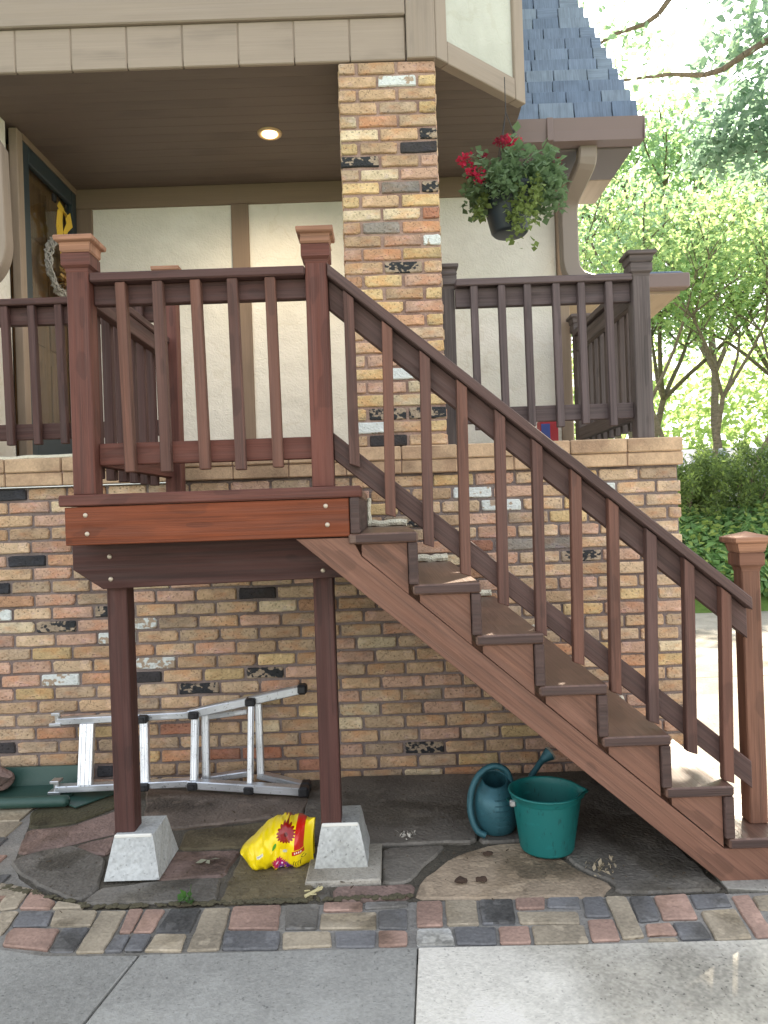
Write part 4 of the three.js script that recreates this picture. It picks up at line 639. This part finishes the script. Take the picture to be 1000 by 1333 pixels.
{ // crumbs, twigs and bits of leaf over the paving
  const g = []; for (let i = 0; i < 300; i++) { const x = -1.5 + rC() * 2.9, z = i < 330 ? -2.5 - rC() * 1.2 : -2.5 + rC() * 0.9, a = rC() * 6.3, l = 0.003 + rC() * rC() * 0.022; if (z > -2.6 && z < -2.55) continue; g.push(uvm(rod([x, 0.013, z], [x + Math.cos(a) * l, 0.013 + rC() * 0.004, z + Math.sin(a) * l], 0.001 + rC() * 0.0022, 0.001, 4))); }
  tag(stuff(mesh('ground_litter', merge(g), M.fine)), 'dark crumbs and tiny twigs scattered over the stones and concrete', 'litter');
  const j = []; for (let i = 0; i < 260; i++) { const x = -1.45 + rC() * 1.5, z = -2.553 - rC() * 0.02 - (x < -1.05 ? (-1.05 - x) * 0.42 : 0), s = 0.004 + rC() * 0.009; j.push(uvm(new THREE.IcosahedronGeometry(s, 0).scale(1.3, 0.5, 1).translate(x, 0.002 + rC() * 0.003, z))); }
  tag(stuff(mesh('joint_moss', merge(j), mat([0.085, 0.075, 0.045], { roughness: 1 }))), 'dark moss and soil filling the joint between stones and paver border', 'moss');
}
// leaves: a folded blade of four triangles
function blade(L, W, fold = 0.25) { return [[0, 0, 0], [W / 2, fold * W * 0.5, L * 0.45], [0, 0, L * 0.5], [0, 0, L], [-W / 2, fold * W * 0.5, L * 0.45]]; }
function leafCloud(n, r, spot, L, W) {
  const pos = new Float32Array(n * 36), nor = new Float32Array(n * 36), q = new THREE.Quaternion(), e = new THREE.Euler(), v = new THREE.Vector3(), nn = new THREE.Vector3(); let o = 0;
  for (let i = 0; i < n; i++) {
    const [x, y, z, sx, dirY] = spot(r), s = (sx ?? 1) * (0.65 + r() * 0.7); e.set((r() - 0.5) * 2.2 + (dirY ?? 0), r() * 6.283, (r() - 0.5) * 1.6, 'YXZ'); q.setFromEuler(e);
    const b = blade(L * s, W * s).map((p) => v.set(...p).applyQuaternion(q).toArray().map((c, k) => c + [x, y, z][k]));
    for (const f of [[0, 1, 2], [1, 3, 2], [0, 2, 4], [2, 3, 4]]) {
      const A = b[f[0]], B = b[f[1]], C = b[f[2]]; nn.set((B[1] - A[1]) * (C[2] - A[2]) - (B[2] - A[2]) * (C[1] - A[1]), (B[2] - A[2]) * (C[0] - A[0]) - (B[0] - A[0]) * (C[2] - A[2]), (B[0] - A[0]) * (C[1] - A[1]) - (B[1] - A[1]) * (C[0] - A[0])).normalize();
      for (const P of [A, B, C]) { pos.set(P, o); nor.set([nn.x, nn.y, nn.z], o); o += 3; }
    }
  }
  const g = new THREE.BufferGeometry(); g.setAttribute('position', new THREE.BufferAttribute(pos, 3)); g.setAttribute('normal', new THREE.BufferAttribute(nor, 3)); return g;
}
const ball = (c, rad) => (r) => { let x, y, z; do { x = r() * 2 - 1; y = r() * 2 - 1; z = r() * 2 - 1; } while (x * x + y * y + z * z > 1); const k = 0.55 + 0.45 * Math.cbrt(x * x + y * y + z * z); return [c[0] + x * rad[0] * k / 0.9, c[1] + y * rad[1] * k / 0.9, c[2] + z * rad[2] * k / 0.9]; };
tag(mesh('dry_leaf', leafCloud(3, rng(4), () => [0, 0, 0], 0.045, 0.03).scale(1, 0.4, 1).translate(-0.73, 0.016, -2.86), leaf([0.36, 0.36, 0.26], 0.2)), 'pale dry leaf lying on the stones between the footing and the bag', 'dead leaf');
{ // weed in the joint
  const t = thing('weed', 'small green weed growing in the joint at the paver border', 'weed', [-0.722, 0.004, -2.56]);
  mesh('leaf', leafCloud(12, rC, (r) => [(r() - 0.5) * 0.04, 0.01 + r() * 0.02, (r() - 0.5) * 0.03], 0.035, 0.022), leaf([0.08, 0.2, 0.04]), t); mesh('stem', rod([0, 0, 0], [0.012, 0.07, 0.005], 0.0018, 0.001, 6), leaf([0.1, 0.2, 0.05]), t);
}
{ // wreath on the door
  const t = thing('door_wreath', 'grey twig wreath with yellow ribbon hanging on the glass front door', 'wreath', [-2.025, 2.98, -4.75]), tw = [], r = rng(61);
  for (let i = 0; i < 26; i++) { const ph = r() * 6.28, pts = []; for (let k = 0; k <= 14; k++) { const a = ph + (k / 14) * (3 + r() * 0.1), q = 0.165 + (r() - 0.5) * 0.05; pts.push([(r() - 0.5) * 0.05, Math.sin(a) * q, Math.cos(a) * q]); } tw.push(tube(pts, 0.005, 40, 5)); }
  mesh('twig_ring', merge(tw), mat([0.42, 0.4, 0.37], { roughness: 0.9 }), t);
  const ym = mat([0.75, 0.5, 0.05], { roughness: 0.75 }); const rib = (pts, w) => { const g = []; for (let k = 0; k + 1 < pts.length; k++) g.push(strut(pts[k], pts[k + 1], 0.004, w, 0.001)); return merge(g); };
  mesh('ribbon', merge([rib([[0.02, 0.4, 0.0], [0.03, 0.3, 0.05], [0.02, 0.18, 0.02], [0.02, 0.02, 0.0]], 0.06), rib([[0.02, 0.38, 0.0], [0.04, 0.32, -0.07], [0.02, 0.22, -0.03]], 0.05), rib([[0.02, 0.4, 0], [0.05, 0.33, 0.1], [0.02, 0.24, 0.06], [0.02, 0.17, 0.05]], 0.05), rib([[0.02, 0.37, 0], [0.05, 0.34, -0.02], [0.03, 0.28, -0.1]], 0.06)]), ym, t);
  mesh('hook', uvm(cbox(0.02, 0.05, 0.04, 0.006)).translate(0, 0.42, 0.06), M.black, t);
  mesh('dried_flowers', leafCloud(150, r, ball([0.03, -0.09, -0.1], [0.04, 0.11, 0.08]), 0.045, 0.03), leaf([0.5, 0.24, 0.08], 0.3), t); mesh('dried_flowers', leafCloud(90, r, ball([0.03, -0.06, -0.06], [0.04, 0.08, 0.07]), 0.04, 0.03), leaf([0.6, 0.4, 0.16], 0.3), t);
}
tag(bar('door_mat', null, M.black, -2.0, -1.5, 1.664, 1.7, -4.02, -4.5, 0.006), 'black doormat on the porch floor at far left', 'doormat');
{
  const t = thing('cardboard_carton', 'small red and blue carton on the porch floor behind the right railing', 'carton', [0.945, 1.662, -4.2]);
  mesh('box', uvm(cbox(0.1, 0.16, 0.1, 0.004)).translate(0, 0.08, 0), mat([0.4, 0.02, 0.03], { roughness: 0.5 }), t); mesh('print_panel', uvm(cbox(0.05, 0.1, 0.004, 0.001)).translate(-0.022, 0.09, 0.051), mat([0.05, 0.08, 0.3], { roughness: 0.5 }), t);
}
{ // hanging basket
  const t = thing('hanging_basket', 'hanging pot of green trailing plants and red geraniums at the porch corner', 'hanging basket', [0.735, 2.99, -4.02]), r = rng(404);
  mesh('pot', new THREE.LatheGeometry([[0, -0.17], [0.085, -0.17], [0.1, -0.155], [0.15, 0.05], [0.158, 0.055], [0.158, 0.075], [0.15, 0.075], [0.14, 0.04], [0, 0.03]].map(([a, b]) => new THREE.Vector2(a, b)), 40), mat([0.02, 0.03, 0.04], { roughness: 0.45 }), t);
  const gl = leaf([0.17, 0.26, 0.13], 0.5), gy = leaf([0.22, 0.29, 0.09], 0.45);
  mesh('foliage', leafCloud(1000, r, (q) => { const b = ball([0.03, 0.14, 0.0], [0.24, 0.12, 0.22])(q); b[1] += 0.05 * Math.sin(b[0] * 31 + 1) + 0.03 * Math.sin(b[0] * 67 + b[2] * 40); b[3] = 0.6 + q() * 0.8; return b; }, 0.042, 0.038), gl, t); mesh('foliage', leafCloud(300, r, ball([-0.05, 0.05, 0.16], [0.1, 0.08, 0.05]), 0.034, 0.03), gl, t); mesh('foliage', leafCloud(420, r, ball([0.2, 0.06, 0.03], [0.11, 0.14, 0.16]), 0.04, 0.036), gl, t); mesh('foliage', leafCloud(200, r, ball([-0.17, 0.05, 0.0], [0.07, 0.12, 0.12]), 0.04, 0.034), gl, t);
  const trail = []; for (let k = 0; k < 16; k++) trail.push(k < 12 ? [(r() - 0.1) * 0.14, 0.14 + r() * 0.24, 0.1 + r() * 0.09] : [-0.17 + r() * 0.04, 0.1 + r() * 0.1, 0.06]);
  mesh('trailing_vine', leafCloud(520, r, (q) => { const [x, l, z] = trail[Math.floor(q() * 16)], u = q(); return [x + (q() - 0.5) * 0.03 + 0.02 * Math.sin(u * 6), 0.06 - u * l * 1.05, z + 0.04 * u + (q() - 0.5) * 0.03]; }, 0.032, 0.024), gy, t);
  for (const [x, y, z, s] of [[-0.24, 0.22, 0.06, 1], [-0.17, 0.09, 0.12, 0.8], [-0.2, 0.15, 0.08, 0.9], [0.0, 0.31, 0.05, 1], [0.06, 0.33, 0.0, 0.8], [-0.05, 0.29, 0.1, 0.7], [-0.13, 0.26, 0, 0.5], [0.27, 0.22, 0, 0.5]]) {
    mesh('flower_head', leafCloud(Math.round(48 * s), r, ball([x, y, z], [0.042 * s, 0.034 * s, 0.042 * s]), 0.022, 0.02), leaf(s < 0.75 ? [0.3, 0.03, 0.06] : [0.62, 0.04, 0.1], 0.3), t); mesh('flower_stem', rod([x * 0.5, 0.1, z * 0.5], [x, y, z], 0.003, 0.002, 5), gl, t);
  }
  mesh('hanger_wire', merge([0, 1, 2].map((k) => rod([0.15 * Math.cos(k * 2.1), 0.07, 0.15 * Math.sin(k * 2.1)], [0.0, 0.5, 0], 0.0022, 0.0022, 5)).concat([rod([0, 0.5, 0], [0, 0.69, 0], 0.0025, 0.0025, 5)])), M.black, t);
}

// ================================================================ BACKGROUND PLANTS AND HOUSES
function tree(o) { // trunk with forking limbs, leaf clumps at the ends of the twigs
  const r = rng(o.seed), t = thing('tree', o.label, 'tree', [o.x, o.y ?? hill(o.x, o.z) - 0.1, o.z]), wood = [], tips = [];
  const grow = (p, d, len, rad, lev) => {
    let a = p.clone(), dir = d.clone(); const seg = 3;
    for (let i = 0; i < seg; i++) { dir.add(new THREE.Vector3((r() - 0.5) * 0.28, 0.05 + (r() - 0.5) * 0.12, (r() - 0.5) * 0.28)).normalize(); const b = a.clone().addScaledVector(dir, len / seg), r0 = rad * (1 - 0.3 * i / seg), r1 = rad * (1 - 0.3 * (i + 1) / seg); wood.push(uvm(rod(a.toArray(), b.toArray(), r0, r1, lev < 2 ? 10 : 5), 0, true, 1)); a = b; if (lev >= 2) tips.push(a.clone()); }
    if (lev >= (o.levels ?? 3)) { tips.push(a); return; }
    const n = lev === 0 ? (o.stems ?? 4) : 3 + Math.floor(r() * 2);
    for (let k = 0; k < n; k++) { const az = (k / n) * 6.283 + r() * 1.2, sp = (lev === 0 ? o.spread ?? 0.7 : 0.8) * (0.6 + r() * 0.7); grow(a, dir.clone().add(new THREE.Vector3(Math.cos(az) * sp, 0.15 * r() - (o.droop ?? 0) * lev * 0.1, Math.sin(az) * sp)).normalize(), len * (0.55 + r() * 0.25), rad * (0.5 + r() * 0.12), lev + 1); }
  };
  const lean = o.lean ?? [0, 0];
  for (const s of o.trunks ?? [[0, 0]]) grow(new THREE.Vector3(s[0], 0, s[1] ?? 0), new THREE.Vector3(lean[0] + (s[2] ?? 0), 1, lean[1]).normalize(), o.h * (o.stem ?? 0.36), o.rad, 0);
  mesh('trunk', merge(wood), M.bark, t);
  const k = o.clump ?? 0.55, rr = rng(o.seed + 9);
  const spot = (q) => { const p = tips[Math.floor(q() * tips.length)]; const b = ball([p.x, p.y, p.z], [k, k * 0.75, k])(q); return b; };
  mesh('crown', leafCloud(Math.round(o.n * 0.6), rr, spot, o.leaf, o.leaf * 0.62), o.m[0], t); mesh('crown', leafCloud(Math.round(o.n * 0.4), rr, spot, o.leaf, o.leaf * 0.62), o.m[1], t);
  return t;
}
const lyA = leaf([0.42, 0.54, 0.22], 0.7), lyB = leaf([0.29, 0.44, 0.19], 0.68), lyC = leaf([0.3, 0.45, 0.27], 0.66), lyD = leaf([0.24, 0.36, 0.26], 0.62);
tree({ x: 7.5, z: -17, h: 8.4, rad: 0.075, seed: 12, label: 'light green tree with slender forking trunks behind the dark shrub', trunks: [[0, 0, 0.12], [-0.45, 0, -0.35], [0.4, 0, 0.4]], stems: 4, spread: 0.9, droop: 1, n: 8500, leaf: 0.15, clump: 0.85, m: [lyA, lyB] });
tree({ x: 6.8, z: -21, h: 10.5, rad: 0.12, seed: 21, label: 'yellow green tree seen just right of the downspout', trunks: [[0, 0], [0.5, 0, 0.3]], stems: 4, spread: 0.8, droop: 1, n: 9500, leaf: 0.17, clump: 1.1, m: [lyA, lyC] });
tree({ x: 11.2, z: -20, h: 10, rad: 0.12, seed: 34, label: 'dense yellow green tree at the right edge of the photo', stems: 5, spread: 0.9, n: 9000, leaf: 0.16, clump: 0.95, m: [lyA, lyB] });
tree({ x: 12.0, z: -34, h: 21, rad: 0.26, seed: 45, label: 'tall pale green tree standing behind the roof edge, farthest left', stems: 5, spread: 0.75, n: 8000, leaf: 0.3, clump: 1.7, m: [lyB, lyC] });
tree({ x: 18.5, z: -40, h: 22, rad: 0.26, seed: 56, label: 'tall hazy tree rising high behind the yellow green ones', stems: 5, spread: 0.8, n: 8500, leaf: 0.3, clump: 1.8, m: [lyC, lyB] });
tree({ x: 27, z: -36, h: 15, rad: 0.26, seed: 67, label: 'broad green tree in the distance at far right', stems: 5, spread: 0.9, n: 11000, leaf: 0.3, clump: 1.7, m: [lyB, lyA] });
tree({ x: 8.4, z: -8.6, y: 0, h: 9.6, rad: 0.24, seed: 78, label: 'large dark tree whose branches hang into the top right corner', stems: 5, spread: 1.0, stem: 0.5, n: 9000, leaf: 0.13, clump: 0.6, m: [lyC, lyD] });
{ // two long limbs reaching across the bright sky from the tree at right
  const t = scene.children.find((o) => o.userData.label?.startsWith('large dark tree')), P = t.position, rel = (l) => l.map(([x, y, z]) => [x - P.x, y - P.y, z - P.z]);
  const limb = (pts, r0) => { const c = new THREE.CatmullRomCurve3(rel(pts).map((p) => new THREE.Vector3(...p))), g = []; for (let i = 0; i < 14; i++) g.push(uvm(rod(c.getPoint(i / 14).toArray(), c.getPoint((i + 1) / 14).toArray(), r0 * (1 - 0.75 * i / 14), r0 * (1 - 0.75 * (i + 1) / 14), 7))); return g; };
  mesh('limb', merge([...limb([[8.4, 4.8, -8.6], [5.6, 5.6, -7.6], [3.861, 5.695, -7], [3.362, 5.503, -7.2], [2.998, 5.75, -7.4], [2.598, 5.688, -7.6]].map((p, i) => (i === 4 ? [3.0, 5.62, -7.4] : p)), 0.05), ...limb([[8.4, 5.2, -8.6], [4.9, 6.9, -7.4], [3.12, 6.376, -7], [2.781, 6.047, -7.2], [2.469, 6.038, -7.4], [2.2, 5.96, -7.6]], 0.045)]), M.bark, t);
  mesh('twig_leaves', leafCloud(2300, rng(15), (q) => { const k = q(), a = [[4.2, 5.9, -7.6, 0.55], [4.4, 5.3, -7.7, 0.55], [4.4, 6.5, -7.5, 0.7], [4.75, 4.8, -7.8, 0.5], [3.6, 5.12, -7.5, 0.3], [3.86, 4.98, -7.7, 0.34], [3.5, 4.9, -7.6, 0.2], [4.1, 5.15, -7.6, 0.36]][k < 0.76 ? Math.floor(k / 0.19) : Math.min(7, 4 + Math.floor((k - 0.76) / 0.06))]; return ball([a[0] - P.x, a[1] - P.y, a[2] - P.z], [a[3] * 1.5, a[3] * 0.95, a[3] * 1.2])(q); }, 0.13, 0.08), lyD, t);
  mesh('twig', merge([...limb([[8.4, 5, -8.6], [5.6, 5.3, -7.9], [4.6, 5.0, -7.8], [3.9, 5.0, -7.8], [3.4, 4.8, -7.7]], 0.03), ...limb([[5.6, 5.3, -7.9], [4.8, 5.8, -7.7], [4.3, 6.2, -7.6], [3.9, 6.0, -7.6]], 0.02)]), M.bark, t);
  const r = rng(5); mesh('twig_leaves', leafCloud(420, r, (q) => { const k = q(), a = [[2.5, 6.0, -7.4], [2.25, 6.35, -7.5], [3.6, 5.75, -7.1], [2.75, 5.75, -7.4], [4.1, 5.9, -7.1], [4.3, 4.9, -7.2]][Math.floor(q() * 6)]; return ball([a[0] - P.x, a[1] - P.y, a[2] - P.z], [0.35, 0.3, 0.3])(q); }, 0.1, 0.06), lyC, t);
}
// dark evergreen shrubs, ground cover and lawn edge on the bank
const shM = leaf([0.14, 0.21, 0.07], 0.45), shM2 = leaf([0.26, 0.36, 0.1], 0.55);
for (const [x, z, rx, ry, seed, l] of [[4.2, -10.35, 0.62, 0.54, 1, 'dark evergreen shrub nearest the corner of the brick wall'], [5.1, -10.5, 0.75, 0.6, 2, 'dark evergreen shrub at the right edge, behind the newel post'], [6.4, -10.6, 0.8, 0.6, 3, 'dark evergreen shrub farther right along the bank']]) {
  const r = rng(900 + seed), y = hill(x, z), t = thing('evergreen_shrub', l, 'shrub', [x, y, z], 'evergreen shrubs on the bank'), st = [];
  for (let i = 0; i < 9; i++) st.push(uvm(rod([0, -0.1, 0], [(r() - 0.5) * rx, ry * (0.8 + r() * 0.5), (r() - 0.5) * rx], 0.025, 0.008, 5)));
  mesh('stem', merge(st), M.bark, t);
  const spikes = Array.from({ length: 70 }, () => ball([0, ry * 0.85, 0], [rx, ry, rx])(r)); const spot = (q) => { const p = spikes[Math.floor(q() * 70)], u = q(); return [p[0] + (q() - 0.5) * 0.16, p[1] + u * 0.3 - 0.1, p[2] + (q() - 0.5) * 0.16]; };
  mesh('foliage', leafCloud(6500, r, spot, 0.075, 0.026), shM, t); mesh('foliage', leafCloud(2600, r, spot, 0.075, 0.028), shM2, t);
}
{
  const r = rng(777), spot = (q) => { const x = 3.2 + q() * 5, z = -8.95 - q() * 1.3 - (x < 3.9 ? (3.9 - x) * 0.8 : 0); return [x, hill(x, z) + 0.05 + q() * 0.22 * (0.5 + vn(x * 2, z * 2, 64, 64, 5)), z, 1, 0.4]; };
  tag(stuff(mesh('ground_cover', leafCloud(7500, r, spot, 0.13, 0.085), leaf([0.24, 0.42, 0.17], 0.55))), 'leafy green ground cover along the bank below the shrubs', 'ground cover');
  tag(stuff(mesh('ground_cover', leafCloud(1500, r, (q) => { const s = spot(q); s[1] += 0.08; return s; }, 0.11, 0.07), leaf([0.4, 0.52, 0.16], 0.55))), 'pale yellow green sprigs among the ground cover on the bank', 'ground cover');
  tag(stuff(mesh('distant_foliage', leafCloud(22000, r, (q) => { const x = 6 + q() * 52, z = -41 - q() * 10; return [x, hill(x, z) + Math.pow(q(), 1.2) * (8 + 6 * vn(x * 0.25, z * 0.3, 64, 64, 3)), z]; }, 0.55, 0.36), lyA)), 'far off mass of green trees closing the view at right', 'woods');
}
function farHouse(x, z, w, d, h, wallM, label) {
  const y = hill(x, z) - 0.6, t = thing('suburban_house', label, 'house', [x, y, z]);
  mesh('wall', boxG(-w / 2, w / 2, 0, h, d / 2, -d / 2, 0.01), wallM, t);
  mesh('roof', uvm(new THREE.ExtrudeGeometry(new THREE.Shape([[-d / 2 - 0.5, 0], [d / 2 + 0.5, 0], [0, d * 0.3]].map(([a, b]) => new THREE.Vector2(a, b))), { depth: w + 0.8, bevelEnabled: false }).rotateY(Math.PI / 2).translate(-w / 2 - 0.4, h, 0)), mat([0.3, 0.32, 0.38], { map: shakeMap, roughness: 0.9 }), t);
  for (let i = 0; i < 3; i++) { const q = bar('window', t, M.pale, -w * 0.36 + i * w * 0.29, -w * 0.36 + i * w * 0.29 + 1.2, h * 0.42, h * 0.42 + 1.3, d / 2 + 0.05, d / 2 - 0.02, 0.01); bar('pane', q, mat([0.03, 0.04, 0.05], { roughness: 0.1 }), -w * 0.36 + i * w * 0.29 + 0.1, -w * 0.36 + i * w * 0.29 + 1.1, h * 0.42 + 0.1, h * 0.42 + 1.2, d / 2 + 0.056, d / 2 + 0.04, 0.005); }
}
farHouse(15.2, -37, 7, 6, 2.3, mat([0.7, 0.68, 0.64]), 'distant pale house with grey roof glimpsed above the shrubs');
farHouse(22.5, -33, 8, 6, 3.2, mat([0.55, 0.5, 0.45]), 'distant grey roofed house half hidden by trees at right edge');

renderer.render(scene, camera);
